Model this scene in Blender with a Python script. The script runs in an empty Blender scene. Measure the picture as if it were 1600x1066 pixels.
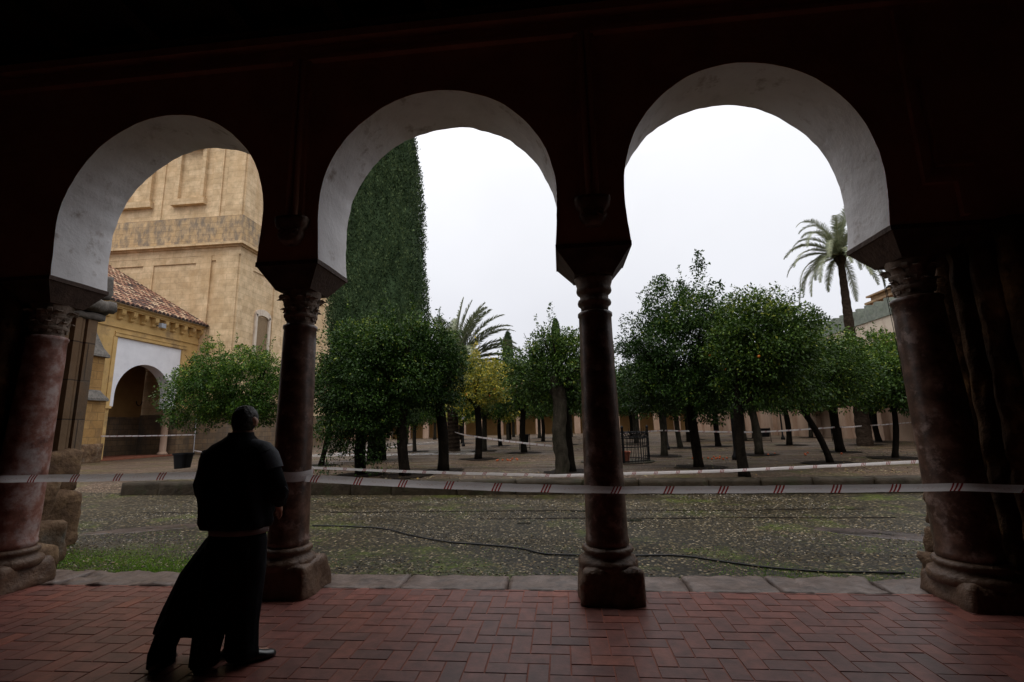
import bpy, math, random
import numpy as np
from mathutils import Vector, Matrix, noise
from mathutils.geometry import tessellate_polygon
PI = math.pi
R = math.radians
scene = bpy.context.scene
col = scene.collection

# ------------------------------------------------------------------ camera
cam_data = bpy.data.cameras.new("camera")
cam = bpy.data.objects.new("camera", cam_data)
col.objects.link(cam)
cam_data.sensor_width = 36.0
cam_data.lens = 740.74 / 1600 * 36
cam_data.clip_start = 0.05
cam_data.clip_end = 2000
yaw, pitch, roll = -0.0985, 0.1779, -0.0224
fw = Vector((math.sin(yaw) * math.cos(pitch), math.cos(yaw) * math.cos(pitch), math.sin(pitch)))
rt = Vector((math.cos(yaw), -math.sin(yaw), 0))
up = rt.cross(fw)
rt2 = rt * math.cos(roll) + up * math.sin(roll)
up2 = -rt * math.sin(roll) + up * math.cos(roll)
M = Matrix((rt2, up2, -fw)).transposed().to_4x4()
M.translation = Vector((0, 0, 1.6))
cam.matrix_world = M
scene.camera = cam

# ------------------------------------------------------------------ world: overcast sky
world = bpy.data.worlds.new("World")
scene.world = world
world.use_nodes = True
wn, wl = world.node_tree.nodes, world.node_tree.links
wn.clear()
wo = wn.new("ShaderNodeOutputWorld")
bg = wn.new("ShaderNodeBackground")
bg.inputs[1].default_value = 0.1
sky = wn.new("ShaderNodeTexSky")
sky.sky_type = 'NISHITA'
sky.sun_disc = False
sky.sun_elevation = R(60)
sky.sun_rotation = R(200)
sky.air_density = 2.0
sky.dust_density = 6.0
tc = wn.new("ShaderNodeTexCoord")
sep = wn.new("ShaderNodeSeparateXYZ")
wl.new(tc.outputs["Generated"], sep.inputs[0])
ramp = wn.new("ShaderNodeValToRGB")
el = ramp.color_ramp.elements
el[0].position = 0.0
el[0].color = (0.268, 0.272, 0.292, 1)
el[1].position = 1.0
el[-1].color = (1.0, 1.0, 1.0, 1)
e = el.new(0.22); e.color = (0.283, 0.287, 0.308, 1)
e = el.new(0.5); e.color = (0.335, 0.338, 0.352, 1)
e = el.new(0.72); e.color = (0.52, 0.52, 0.53, 1)
wl.new(sep.outputs["Z"], ramp.inputs[0])
nz = wn.new("ShaderNodeTexNoise")
nz.inputs["Scale"].default_value = 2.2
nz.inputs["Detail"].default_value = 4
wl.new(tc.outputs["Generated"], nz.inputs["Vector"])
mr = wn.new("ShaderNodeMapRange")
mr.inputs[1].default_value = 0.3
mr.inputs[2].default_value = 0.7
mr.inputs[3].default_value = 28.4
mr.inputs[4].default_value = 31.4
wl.new(nz.outputs["Fac"], mr.inputs[0])
vm = wn.new("ShaderNodeVectorMath"); vm.operation = 'SCALE'
wl.new(ramp.outputs[0], vm.inputs[0])
wl.new(mr.outputs[0], vm.inputs[3])
mx = wn.new("ShaderNodeMixRGB")
mx.inputs[0].default_value = 0.97
wl.new(sky.outputs[0], mx.inputs[1])
wl.new(vm.outputs[0], mx.inputs[2])
wl.new(mx.outputs[0], bg.inputs[0])
wl.new(bg.outputs[0], wo.inputs[0])

sun_d = bpy.data.lights.new("sun", 'SUN')
sun_d.energy = 0.9
sun_d.angle = R(35)
sun_d.color = (1.0, 0.93, 0.83)
sun = bpy.data.objects.new("sun", sun_d)
col.objects.link(sun)
sdir = Vector((math.sin(R(200)) * math.cos(R(60)), math.cos(R(200)) * math.cos(R(60)), math.sin(R(60))))
sun.rotation_euler = sdir.to_track_quat('Z', 'Y').to_euler()
scene.view_settings.view_transform = 'Standard'
scene.view_settings.look = 'None'
scene.view_settings.exposure = 0.0
scene.view_settings.gamma = 1.0
scene.cycles.max_bounces = 8
scene.cycles.diffuse_bounces = 5
scene.cycles.transparent_max_bounces = 8

# ------------------------------------------------------------------ materials
def new_mat(name):
    m = bpy.data.materials.new(name)
    m.use_nodes = True
    nt = m.node_tree
    nt.nodes.clear()
    o = nt.nodes.new("ShaderNodeOutputMaterial")
    p = nt.nodes.new("ShaderNodeBsdfPrincipled")
    nt.links.new(p.outputs[0], o.inputs[0])
    return m, nt, p, o

def N(nt, t, **kw):
    n = nt.nodes.new(t)
    for k, v in kw.items():
        if k.startswith('_'):
            setattr(n, k[1:], v)
        else:
            n.inputs[k.replace('__', ' ')].default_value = v
    return n

def ramp_node(nt, src, stops):
    r = nt.nodes.new("ShaderNodeValToRGB")
    el = r.color_ramp.elements
    while len(el) < len(stops):
        el.new(0.5)
    for e, (p, c) in zip(el, stops):
        e.position = p
        e.color = (c[0], c[1], c[2], 1) if not isinstance(c, (int, float)) else (c, c, c, 1)
    nt.links.new(src, r.inputs[0])
    return r.outputs[0]

def mixc(nt, fac, a, b, mode='MIX'):
    m = nt.nodes.new("ShaderNodeMixRGB")
    m.blend_type = mode
    for i, v in ((0, fac), (1, a), (2, b)):
        if hasattr(v, 'is_linked'):
            nt.links.new(v, m.inputs[i])
        elif i == 0:
            m.inputs[0].default_value = v
        else:
            m.inputs[i].default_value = (v[0], v[1], v[2], 1)
    return m.outputs[0]

def mixed(name, stops, scale=3.0, detail=8, rough=0.8, bump=0.3, bscale=20, bdist=0.02, stain=None, stain_scale=1.2, stain_lo=.52, stain_hi=.68, spec=0.3, streak=1.0):
    """colour by layered noise, stains, and noise bump"""
    m, nt, p, o = new_mat(name)
    t = N(nt, "ShaderNodeTexCoord")
    src = t.outputs["Object"]
    mp = N(nt, "ShaderNodeMapping"); mp.inputs["Scale"].default_value = (1, 1, streak)
    nt.links.new(src, mp.inputs[0])
    n1 = N(nt, "ShaderNodeTexNoise", Scale=scale, Detail=detail, Roughness=0.65)
    nt.links.new(mp.outputs[0], n1.inputs["Vector"])
    c = ramp_node(nt, n1.outputs["Fac"], stops)
    if stain:
        n2 = N(nt, "ShaderNodeTexNoise", Scale=stain_scale, Detail=6, Roughness=0.7)
        nt.links.new(mp.outputs[0], n2.inputs["Vector"])
        f = ramp_node(nt, n2.outputs["Fac"], [(stain_lo, 0.0), (stain_hi, 1.0)])
        c = mixc(nt, f, c, stain)
    nt.links.new(c, p.inputs["Base Color"])
    p.inputs["Roughness"].default_value = rough
    p.inputs["Specular IOR Level"].default_value = spec
    n3 = N(nt, "ShaderNodeTexNoise", Scale=bscale, Detail=6, Roughness=0.6)
    nt.links.new(src, n3.inputs["Vector"])
    b = N(nt, "ShaderNodeBump", Strength=bump, Distance=bdist)
    nt.links.new(n3.outputs["Fac"], b.inputs["Height"])
    nt.links.new(b.outputs[0], p.inputs["Normal"])
    return m

def ashlar(name, c1, c2, mortar, bw, bh, ms=0.01, rough=0.85, stain=None, stain_lo=.5, stain_hi=.7, bump=0.4, stain_scale=.5):
    """stone courses on vertical faces; u = x + y works for both wall directions"""
    m, nt, p, o = new_mat(name)
    t = N(nt, "ShaderNodeTexCoord")
    s = N(nt, "ShaderNodeSeparateXYZ")
    nt.links.new(t.outputs["Object"], s.inputs[0])
    a = N(nt, "ShaderNodeMath", _operation='ADD')
    nt.links.new(s.outputs[0], a.inputs[0]); nt.links.new(s.outputs[1], a.inputs[1])
    cb = N(nt, "ShaderNodeCombineXYZ")
    nt.links.new(a.outputs[0], cb.inputs[0]); nt.links.new(s.outputs[2], cb.inputs[1])
    br = N(nt, "ShaderNodeTexBrick", Scale=1.0)
    br.inputs["Color1"].default_value = (*c1, 1)
    br.inputs["Color2"].default_value = (*c2, 1)
    br.inputs["Mortar"].default_value = (*mortar, 1)
    br.inputs["Mortar Size"].default_value = ms
    br.inputs["Mortar Smooth"].default_value = 0.3
    br.inputs["Brick Width"].default_value = bw
    br.inputs["Row Height"].default_value = bh
    nt.links.new(cb.outputs[0], br.inputs["Vector"])
    n1 = N(nt, "ShaderNodeTexNoise", Scale=1.4, Detail=10, Roughness=0.7)
    nt.links.new(t.outputs["Object"], n1.inputs["Vector"])
    v = ramp_node(nt, n1.outputs["Fac"], [(0.3, (.62, .58, .52)), (0.7, (1.15, 1.12, 1.08))])
    c = mixc(nt, 1.0, br.outputs["Color"], v, 'MULTIPLY')
    if stain:
        mp = N(nt, "ShaderNodeMapping"); mp.inputs["Scale"].default_value = (1, 1, .45)
        nt.links.new(t.outputs["Object"], mp.inputs[0])
        n2 = N(nt, "ShaderNodeTexNoise", Scale=stain_scale, Detail=9, Roughness=0.75)
        nt.links.new(mp.outputs[0], n2.inputs["Vector"])
        f = ramp_node(nt, n2.outputs["Fac"], [(stain_lo, 0.0), (stain_hi, 0.85)])
        c = mixc(nt, f, c, stain)
    nt.links.new(c, p.inputs["Base Color"])
    p.inputs["Roughness"].default_value = rough
    p.inputs["Specular IOR Level"].default_value = .25
    n3 = N(nt, "ShaderNodeTexNoise", Scale=9, Detail=8, Roughness=0.7)
    nt.links.new(t.outputs["Object"], n3.inputs["Vector"])
    ad = N(nt, "ShaderNodeMath", _operation='SUBTRACT')
    nt.links.new(n3.outputs["Fac"], ad.inputs[0]); nt.links.new(br.outputs["Fac"], ad.inputs[1])
    b = N(nt, "ShaderNodeBump", Strength=bump, Distance=0.03)
    nt.links.new(ad.outputs[0], b.inputs["Height"])
    nt.links.new(b.outputs[0], p.inputs["Normal"])
    return m

def by_attr(name, stops, rough=0.5, spec=0.4, trans=0.0, noise_amt=0.0, nscale=8, bump=0.0, metallic=0.0):
    """colour from the per-face attribute rnd (each leaf, tile, brick its own)"""
    m, nt, p, o = new_mat(name)
    a = N(nt, "ShaderNodeAttribute", _attribute_name='rnd')
    c = ramp_node(nt, a.outputs["Fac"], stops)
    if noise_amt or bump:
        t = N(nt, "ShaderNodeTexCoord")
        n1 = N(nt, "ShaderNodeTexNoise", Scale=nscale, Detail=8, Roughness=0.7)
        nt.links.new(t.outputs["Object"], n1.inputs["Vector"])
        v = ramp_node(nt, n1.outputs["Fac"], [(0.3, 1 - noise_amt), (0.7, 1 + noise_amt * .5)])
        c = mixc(nt, 1.0, c, v, 'MULTIPLY')
        if bump:
            b = N(nt, "ShaderNodeBump", Strength=bump, Distance=0.01)
            nt.links.new(n1.outputs["Fac"], b.inputs["Height"])
            nt.links.new(b.outputs[0], p.inputs["Normal"])
    nt.links.new(c, p.inputs["Base Color"])
    p.inputs["Roughness"].default_value = rough
    p.inputs["Specular IOR Level"].default_value = spec
    p.inputs["Metallic"].default_value = metallic
    if trans:
        tr = N(nt, "ShaderNodeBsdfTranslucent")
        nt.links.new(c, tr.inputs[0])
        ms = N(nt, "ShaderNodeMixShader", Fac=trans)
        nt.links.new(p.outputs[0], ms.inputs[1]); nt.links.new(tr.outputs[0], ms.inputs[2])
        nt.links.new(ms.outputs[0], o.inputs[0])
    return m

def flat(name, c, rough=0.6, spec=0.3, metallic=0.0, bump=0.0, bscale=60):
    m, nt, p, o = new_mat(name)
    t = N(nt, "ShaderNodeTexCoord")
    n1 = N(nt, "ShaderNodeTexNoise", Scale=bscale * .2, Detail=5)
    nt.links.new(t.outputs["Object"], n1.inputs["Vector"])
    cc = ramp_node(nt, n1.outputs["Fac"], [(0.3, tuple(x * .75 for x in c)), (0.7, tuple(min(1, x * 1.2) for x in c))])
    nt.links.new(cc, p.inputs["Base Color"])
    p.inputs["Roughness"].default_value = rough
    p.inputs["Specular IOR Level"].default_value = spec
    p.inputs["Metallic"].default_value = metallic
    if bump:
        n3 = N(nt, "ShaderNodeTexNoise", Scale=bscale, Detail=4)
        nt.links.new(t.outputs["Object"], n3.inputs["Vector"])
        b = N(nt, "ShaderNodeBump", Strength=bump, Distance=0.01)
        nt.links.new(n3.outputs["Fac"], b.inputs["Height"]); nt.links.new(b.outputs[0], p.inputs["Normal"])
    return m

MAT = {}
MAT['plaster'] = mixed('white_plaster', [(0.25, (.50, .47, .47)), (0.45, (.70, .68, .69)), (0.75, (.78, .77, .79))], scale=2.5, rough=.85, bump=.5, bscale=14, bdist=.015, stain=(.30, .24, .21), stain_scale=3.5, stain_lo=.57, stain_hi=.74)
MAT['inner_wall'] = mixed('inner_wall_plaster', [(0.3, (.36, .18, .115)), (0.7, (.52, .28, .19))], scale=2, rough=.9, bump=.4, bscale=12)
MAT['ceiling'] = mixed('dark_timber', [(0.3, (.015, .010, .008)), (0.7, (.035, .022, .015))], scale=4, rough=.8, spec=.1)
MAT['impost'] = mixed('impost_stone', [(0.3, (.045, .027, .020)), (0.7, (.10, .062, .048))], scale=6, rough=.8, bump=.6)
MAT['marble_red'] = mixed('red_marble', [(0.30, (.022, .010, .007)), (0.5, (.075, .036, .024)), (0.70, (.19, .105, .075))], scale=7, detail=12, rough=.38, bump=.35, bscale=30, bdist=.008, stain=(.26, .18, .155), stain_scale=5, stain_lo=.54, stain_hi=.66, spec=.45)
MAT['marble_pale'] = mixed('pale_red_marble', [(0.32, (.09, .032, .022)), (0.5, (.23, .10, .075)), (0.66, (.38, .29, .27))], scale=6, detail=12, rough=.5, bump=.35, bscale=30, bdist=.008, stain=(.38, .32, .31), stain_scale=2, stain_lo=.5, stain_hi=.64)
MAT['capital'] = mixed('capital_stone', [(0.3, (.10, .07, .05)), (0.7, (.26, .19, .15))], scale=8, rough=.7, bump=.6)
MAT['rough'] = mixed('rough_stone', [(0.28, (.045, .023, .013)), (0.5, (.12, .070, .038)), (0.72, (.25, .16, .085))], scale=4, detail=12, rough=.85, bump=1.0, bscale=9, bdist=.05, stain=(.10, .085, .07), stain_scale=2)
MAT['rough_dark'] = mixed('shaded_rubble', [(0.30, (.02, .010, .006)), (0.5, (.07, .035, .016)), (0.70, (.24, .125, .045))], scale=2, detail=12, rough=.9, bump=1.0, bscale=9, bdist=.05, spec=.08)  # darker copy of rough_stone, with the gallery's shade put into the colour
MAT['plinth'] = mixed('plinth_stone', [(0.3, (.06, .033, .022)), (0.7, (.16, .095, .06))], scale=6, detail=12, rough=.45, bump=.8, bscale=14, bdist=.03)
MAT['pier'] = ashlar('pier_stone', (.15, .095, .055), (.20, .135, .085), (.06, .04, .028), .9, .62, ms=.012, stain=(.10, .085, .07), stain_lo=.5, stain_hi=.7, stain_scale=1.5)
MAT['tower'] = ashlar('tower_limestone', (.63, .475, .30), (.71, .555, .37), (.42, .30, .18), 1.25, .52, ms=.011, stain=(.48, .31, .155), stain_lo=.48, stain_hi=.70, bump=.25, stain_scale=.3)
MAT['tower_dark'] = ashlar('tower_weathered', (.52, .37, .21), (.58, .43, .26), (.26, .18, .11), 1.25, .52, ms=.015, stain=(.17, .145, .12), stain_lo=.44, stain_hi=.60, stain_scale=1.6)
MAT['butt_ochre'] = ashlar('ochre_ashlar', (.34, .20, .075), (.40, .25, .10), (.16, .10, .05), .8, .5, ms=.012, stain=(.15, .10, .06), stain_lo=.5, stain_hi=.7, stain_scale=1)
MAT['turret'] = ashlar('turret_stone', (.30, .20, .11), (.38, .26, .15), (.18, .12, .07), .8, .4, ms=.012, stain=(.15, .11, .08), stain_lo=.45, stain_hi=.65, stain_scale=.8)
MAT['dado'] = ashlar('dado_stone', (.16, .11, .07), (.22, .15, .09), (.10, .07, .05), .8, .4, ms=.02, stain=(.08, .07, .06), stain_lo=.45, stain_hi=.65)
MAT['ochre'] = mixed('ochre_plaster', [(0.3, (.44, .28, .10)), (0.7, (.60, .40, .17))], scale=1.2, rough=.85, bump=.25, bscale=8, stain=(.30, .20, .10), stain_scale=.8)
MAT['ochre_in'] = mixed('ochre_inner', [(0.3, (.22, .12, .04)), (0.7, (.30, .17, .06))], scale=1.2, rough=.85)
MAT['cream'] = mixed('cream_plaster', [(0.3, (.52, .43, .34)), (0.7, (.68, .60, .50))], scale=.7, rough=.85, bump=.2, stain=(.34, .24, .18), stain_scale=.7, streak=.4)
MAT['pink'] = mixed('pinkish_wall', [(0.3, (.24, .15, .10)), (0.7, (.42, .30, .225))], scale=.9, rough=.85, bump=.3, stain=(.30, .18, .12), stain_scale=.8, streak=.3)
MAT['arch_white'] = mixed('white_limewash', [(0.3, (.66, .66, .70)), (0.7, (.78, .78, .82))], scale=1.5, rough=.85, bump=.1)
MAT['greystone'] = mixed('grey_weathered_stone', [(0.3, (.07, .065, .06)), (0.7, (.20, .18, .16))], scale=6, rough=.85, bump=.8)
MAT['crenel'] = mixed('green_grey_stone', [(0.3, (.12, .14, .12)), (0.7, (.24, .26, .22))], scale=4, rough=.85, bump=.5)
MAT['tile'] = by_attr('clay_roof_tiles', [(0.0, (.05, .03, .025)), (0.3, (.20, .085, .05)), (0.65, (.33, .17, .10)), (1.0, (.48, .34, .22))], rough=.75, noise_amt=.5, nscale=2)
MAT['brick'] = by_attr('clay_floor_brick', [(0.0, (.125, .055, .047)), (0.5, (.185, .065, .051)), (0.85, (.225, .073, .051)), (1.0, (.27, .085, .054))], rough=.42, noise_amt=.5, nscale=7, bump=.35, spec=.35)
MAT['mortar'] = mixed('floor_mortar', [(0.3, (.21, .072, .050)), (0.7, (.29, .11, .078))], scale=10, rough=.8)
MAT['slab'] = mixed('threshold_slab', [(0.3, (.075, .052, .043)), (0.7, (.19, .14, .12))], scale=5, detail=12, rough=.45, bump=.8, bscale=9, bdist=.02, stain=(.07, .055, .05), stain_scale=4)
MAT['wet_slab'] = mixed('wet_slab', [(0.3, (.12, .105, .10)), (0.7, (.22, .20, .19))], scale=2, detail=9, rough=.16, bump=.3, bscale=5, bdist=.01, spec=.6)
MAT['worn'] = mixed('worn_wet_stone', [(0.35, (.02, .014, .012)), (0.65, (.085, .062, .055))], scale=3, detail=10, rough=.35, bump=.6, bscale=12, bdist=.02)
MAT['kerb'] = mixed('kerb_stone', [(0.3, (.014, .010, .006)), (0.7, (.045, .034, .022))], scale=3, detail=12, rough=.6, bump=.8, bscale=9, bdist=.03, stain=(.025, .028, .012), stain_scale=1.4, spec=.15)
MAT['leaf'] = by_attr('orange_tree_leaf', [(0.0, (.009, .022, .004)), (0.5, (.032, .070, .010)), (0.85, (.090, .15, .018)), (1.0, (.24, .27, .035))], rough=.5, spec=.2, trans=.22)
MAT['leaf_dark'] = by_attr('dark_orange_tree_leaf', [(0.0, (.007, .020, .004)), (0.55, (.022, .055, .008)), (0.88, (.062, .12, .014)), (1.0, (.18, .22, .03))], rough=.5, spec=.2, trans=.18)
MAT['leaf_green'] = by_attr('bright_orange_tree_leaf', [(0.0, (.012, .034, .005)), (0.5, (.044, .10, .012)), (0.85, (.12, .20, .022)), (1.0, (.28, .31, .035))], rough=.5, spec=.2, trans=.24)
MAT['leaf_yellow'] = by_attr('yellowing_orange_tree_leaf', [(0.0, (.03, .065, .012)), (0.35, (.10, .14, .018)), (0.65, (.36, .31, .025)), (1.0, (.60, .42, .04))], rough=.45, spec=.45, trans=.25)
MAT['cypress'] = by_attr('cypress_foliage', [(0.0, (.010, .022, .009)), (0.5, (.044, .078, .030)), (1.0, (.14, .19, .075))], rough=.75, spec=.2, trans=.1)
MAT['palm'] = by_attr('palm_leaflet', [(0.0, (.08, .10, .05)), (0.6, (.19, .215, .12)), (1.0, (.34, .33, .20))], rough=.5, spec=.4, trans=.2)
MAT['bark'] = mixed('dark_bark', [(0.3, (.004, .003, .0022)), (0.7, (.014, .011, .008))], scale=8, rough=.85, bump=1.0, bscale=18, bdist=.04, streak=.3, spec=.04)
MAT['bark_pale'] = mixed('pale_bark', [(0.3, (.014, .012, .009)), (0.7, (.050, .043, .032))], scale=9, rough=.85, bump=.8, bscale=18, bdist=.03, stain=(.012, .014, .007), stain_scale=4, streak=.5, spec=.06)
MAT['bark_palm'] = mixed('palm_bark', [(0.3, (.016, .011, .008)), (0.7, (.06, .042, .03))], scale=6, rough=.9, bump=1.0, bscale=8, bdist=.08, streak=2.5, spec=.05)
MAT['soil'] = mixed('wet_soil', [(0.3, (.006, .004, .003)), (0.7, (.020, .014, .010))], scale=8, spec=.08, rough=.8, bump=1.0, bscale=15, bdist=.03)
MAT['iron'] = flat('black_iron', (.007, .007, .008), rough=.5, spec=.15)
MAT['black_plastic'] = flat('black_plastic', (.004, .004, .005), rough=.6, spec=.12)
MAT['terracotta'] = flat('terracotta', (.30, .10, .06), rough=.8)
MAT['glass'] = flat('lantern_glass', (.35, .37, .38), rough=.2, spec=.6)
MAT['orange'] = flat('orange_fruit', (.65, .20, .02), rough=.45, spec=.5)
MAT['orange_red'] = flat('fallen_fruit', (.33, .07, .02), rough=.5)
MAT['rope'] = flat('black_cable', (.010, .010, .012), rough=.5)
MAT['window_dark'] = flat('shuttered_opening', (.22, .15, .085), rough=.8)
MAT['floodlight'] = flat('floodlight_grey', (.30, .32, .36), rough=.4)
MAT['red_step'] = flat('red_step', (.20, .07, .04), rough=.7)
MAT['skin'] = mixed('skin', [(0.3, (.36, .18, .12)), (0.7, (.46, .26, .18))], scale=8, rough=.5, bump=.05)
MAT['hair'] = mixed('dark_hair', [(0.3, (.008, .006, .005)), (0.7, (.022, .016, .012))], scale=60, rough=.5, bump=.8, bscale=120, bdist=.004, streak=.3)
MAT['cloth_black'] = mixed('black_cloth', [(0.3, (.003, .003, .004)), (0.7, (.009, .009, .012))], scale=5, rough=.95, bump=.5, bscale=7, bdist=.02, spec=.12)
MAT['cloth_coat'] = mixed('dark_coat_cloth', [(0.3, (.0025, .0025, .003)), (0.7, (.007, .007, .009))], scale=4, rough=.95, bump=.5, bscale=6, bdist=.02, spec=.1)
MAT['cloth_grey'] = mixed('grey_panel_cloth', [(0.3, (.025, .028, .036)), (0.7, (.05, .055, .07))], scale=9, rough=.7)
MAT['cloth_white'] = mixed('pale_cloth', [(0.3, (.16, .12, .115)), (0.7, (.24, .19, .185))], scale=9, rough=.8)
MAT['leather'] = flat('black_leather', (.008, .008, .010), rough=.28, spec=.6)
MAT['fallen'] = by_attr('fallen_leaves', [(0.0, (.10, .045, .015)), (0.4, (.22, .14, .04)), (0.75, (.08, .10, .02)), (1.0, (.36, .29, .17))], rough=.5)
MAT['pebble'] = by_attr('pebbles', [(0.0, (.03, .025, .018)), (0.5, (.065, .050, .028)), (0.85, (.15, .12, .075)), (1.0, (.52, .45, .35))], rough=.22, spec=.6)  # palest end: cream stones, and wet glints put into the colour
MAT['grass'] = by_attr('moss_grass', [(0.0, (.06, .14, .006)), (0.6, (.14, .30, .010)), (1.0, (.24, .44, .02))], rough=.6, trans=.3)
MAT['pole'] = flat('grey_metal_pole', (.30, .30, .32), rough=.4)

def ground_mat(name, stones, dirt, moss, moss_edge, wet_scale, wet=(.34, .75), vs=24.0):
    """pebble paving: voronoi pebbles, moss between, damp patches that are glossier"""
    m, nt, p, o = new_mat(name)
    t = N(nt, "ShaderNodeTexCoord")
    v = N(nt, "ShaderNodeTexVoronoi", Scale=vs)
    v.inputs["Randomness"].default_value = .9
    nt.links.new(t.outputs["Object"], v.inputs["Vector"])
    sp = N(nt, "ShaderNodeSeparateXYZ")
    nt.links.new(v.outputs["Color"], sp.inputs[0])
    c1 = ramp_node(nt, sp.outputs[0], stones)
    edge = ramp_node(nt, v.outputs["Distance"], [(0.30, 0.0), (0.62, 1.0)])
    c = mixc(nt, edge, c1, dirt)
    n1 = N(nt, "ShaderNodeTexNoise", Scale=.55, Detail=10, Roughness=0.72)
    nt.links.new(t.outputs["Object"], n1.inputs["Vector"])
    # moss grows more freely beside the threshold (object y small) and at the kerb foot
    s = N(nt, "ShaderNodeSeparateXYZ")
    nt.links.new(t.outputs["Object"], s.inputs[0])
    my = ramp_node(nt, s.outputs[1], [(0, 0), (1, 0)])
    mr_ = N(nt, "ShaderNodeMapRange"); mr_.inputs[1].default_value = moss_edge[0]; mr_.inputs[2].default_value = moss_edge[1]
    mr_.inputs[3].default_value = moss_edge[2]; mr_.inputs[4].default_value = 0.0
    nt.links.new(s.outputs[1], mr_.inputs[0])
    mx_ = N(nt, "ShaderNodeMapRange"); mx_.inputs[1].default_value = -3.9; mx_.inputs[2].default_value = -5.4; mx_.inputs[3].default_value = .25; mx_.inputs[4].default_value = 1.6
    nt.links.new(s.outputs[0], mx_.inputs[0])
    mm = N(nt, "ShaderNodeMath", _operation='MULTIPLY'); nt.links.new(mr_.outputs[0], mm.inputs[0]); nt.links.new(mx_.outputs[0], mm.inputs[1])
    ad = N(nt, "ShaderNodeMath", _operation='ADD')
    nt.links.new(n1.outputs["Fac"], ad.inputs[0]); nt.links.new(mm.outputs[0], ad.inputs[1])
    f = ramp_node(nt, ad.outputs[0], [(0.52, 0.0), (0.66, 1.0)])
    n4 = N(nt, "ShaderNodeTexNoise", Scale=14, Detail=4)
    nt.links.new(t.outputs["Object"], n4.inputs["Vector"])
    f2 = ramp_node(nt, n4.outputs["Fac"], [(0.38, 0.25), (0.6, 1.0)])
    ff = N(nt, "ShaderNodeMath", _operation='MULTIPLY')
    nt.links.new(f, ff.inputs[0]); nt.links.new(f2, ff.inputs[1])
    mc = ramp_node(nt, n4.outputs["Fac"], [(0.3, tuple(x * .6 for x in moss)), (0.7, moss)])
    c = mixc(nt, ff.outputs[0], c, mc)
    # big tonal patches
    n2 = N(nt, "ShaderNodeTexNoise", Scale=.28, Detail=7, Roughness=0.65)
    mp = N(nt, "ShaderNodeMapping"); mp.inputs["Scale"].default_value = (.5, 1.6, 1); mp.inputs["Location"].default_value = (3, 7, 0)
    nt.links.new(t.outputs["Object"], mp.inputs[0]); nt.links.new(mp.outputs[0], n2.inputs["Vector"])
    tone = ramp_node(nt, n2.outputs["Fac"], [(0.3, (.62, .60, .62)), (0.55, (1, .98, .95)), (0.75, (1.25, 1.12, .98))])
    c = mixc(nt, 1.0, c, tone, 'MULTIPLY')
    nt.links.new(c, p.inputs["Base Color"])
    n5 = N(nt, "ShaderNodeTexNoise", Scale=wet_scale, Detail=5)
    mp2 = N(nt, "ShaderNodeMapping"); mp2.inputs["Scale"].default_value = (.35, 1.8, 1)
    nt.links.new(t.outputs["Object"], mp2.inputs[0]); nt.links.new(mp2.outputs[0], n5.inputs["Vector"])
    rr = ramp_node(nt, n5.outputs["Fac"], [(0.35, wet[0]), (0.6, wet[1])])
    nt.links.new(rr, p.inputs["Roughness"])
    p.inputs["Specular IOR Level"].default_value = .22
    h = N(nt, "ShaderNodeMath", _operation='MULTIPLY_ADD')
    nt.links.new(v.outputs["Distance"], h.inputs[0]); h.inputs[1].default_value = -1.0
    nt.links.new(n4.outputs["Fac"], h.inputs[2])
    b = N(nt, "ShaderNodeBump", Strength=.9, Distance=0.02)
    nt.links.new(h.outputs[0], b.inputs["Height"]); nt.links.new(b.outputs[0], p.inputs["Normal"])
    return m
MAT['lane'] = ground_mat('pebble_lane', [(0.0, (.012, .009, .004)), (0.55, (.058, .043, .020)), (0.88, (.155, .12, .062)), (1.0, (.40, .33, .22))], (.012, .009, .003), (.075, .105, .003), (.3, 1.8, .15), .5)
MAT['terrace'] = ground_mat('pebble_terrace', [(0.0, (.032, .020, .013)), (0.55, (.11, .073, .050)), (0.9, (.20, .14, .10)), (1.0, (.42, .32, .25))], (.050, .032, .019), (.065, .070, .010), (6.5, 8.5, .06), 1.1, (.42, .8))

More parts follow.
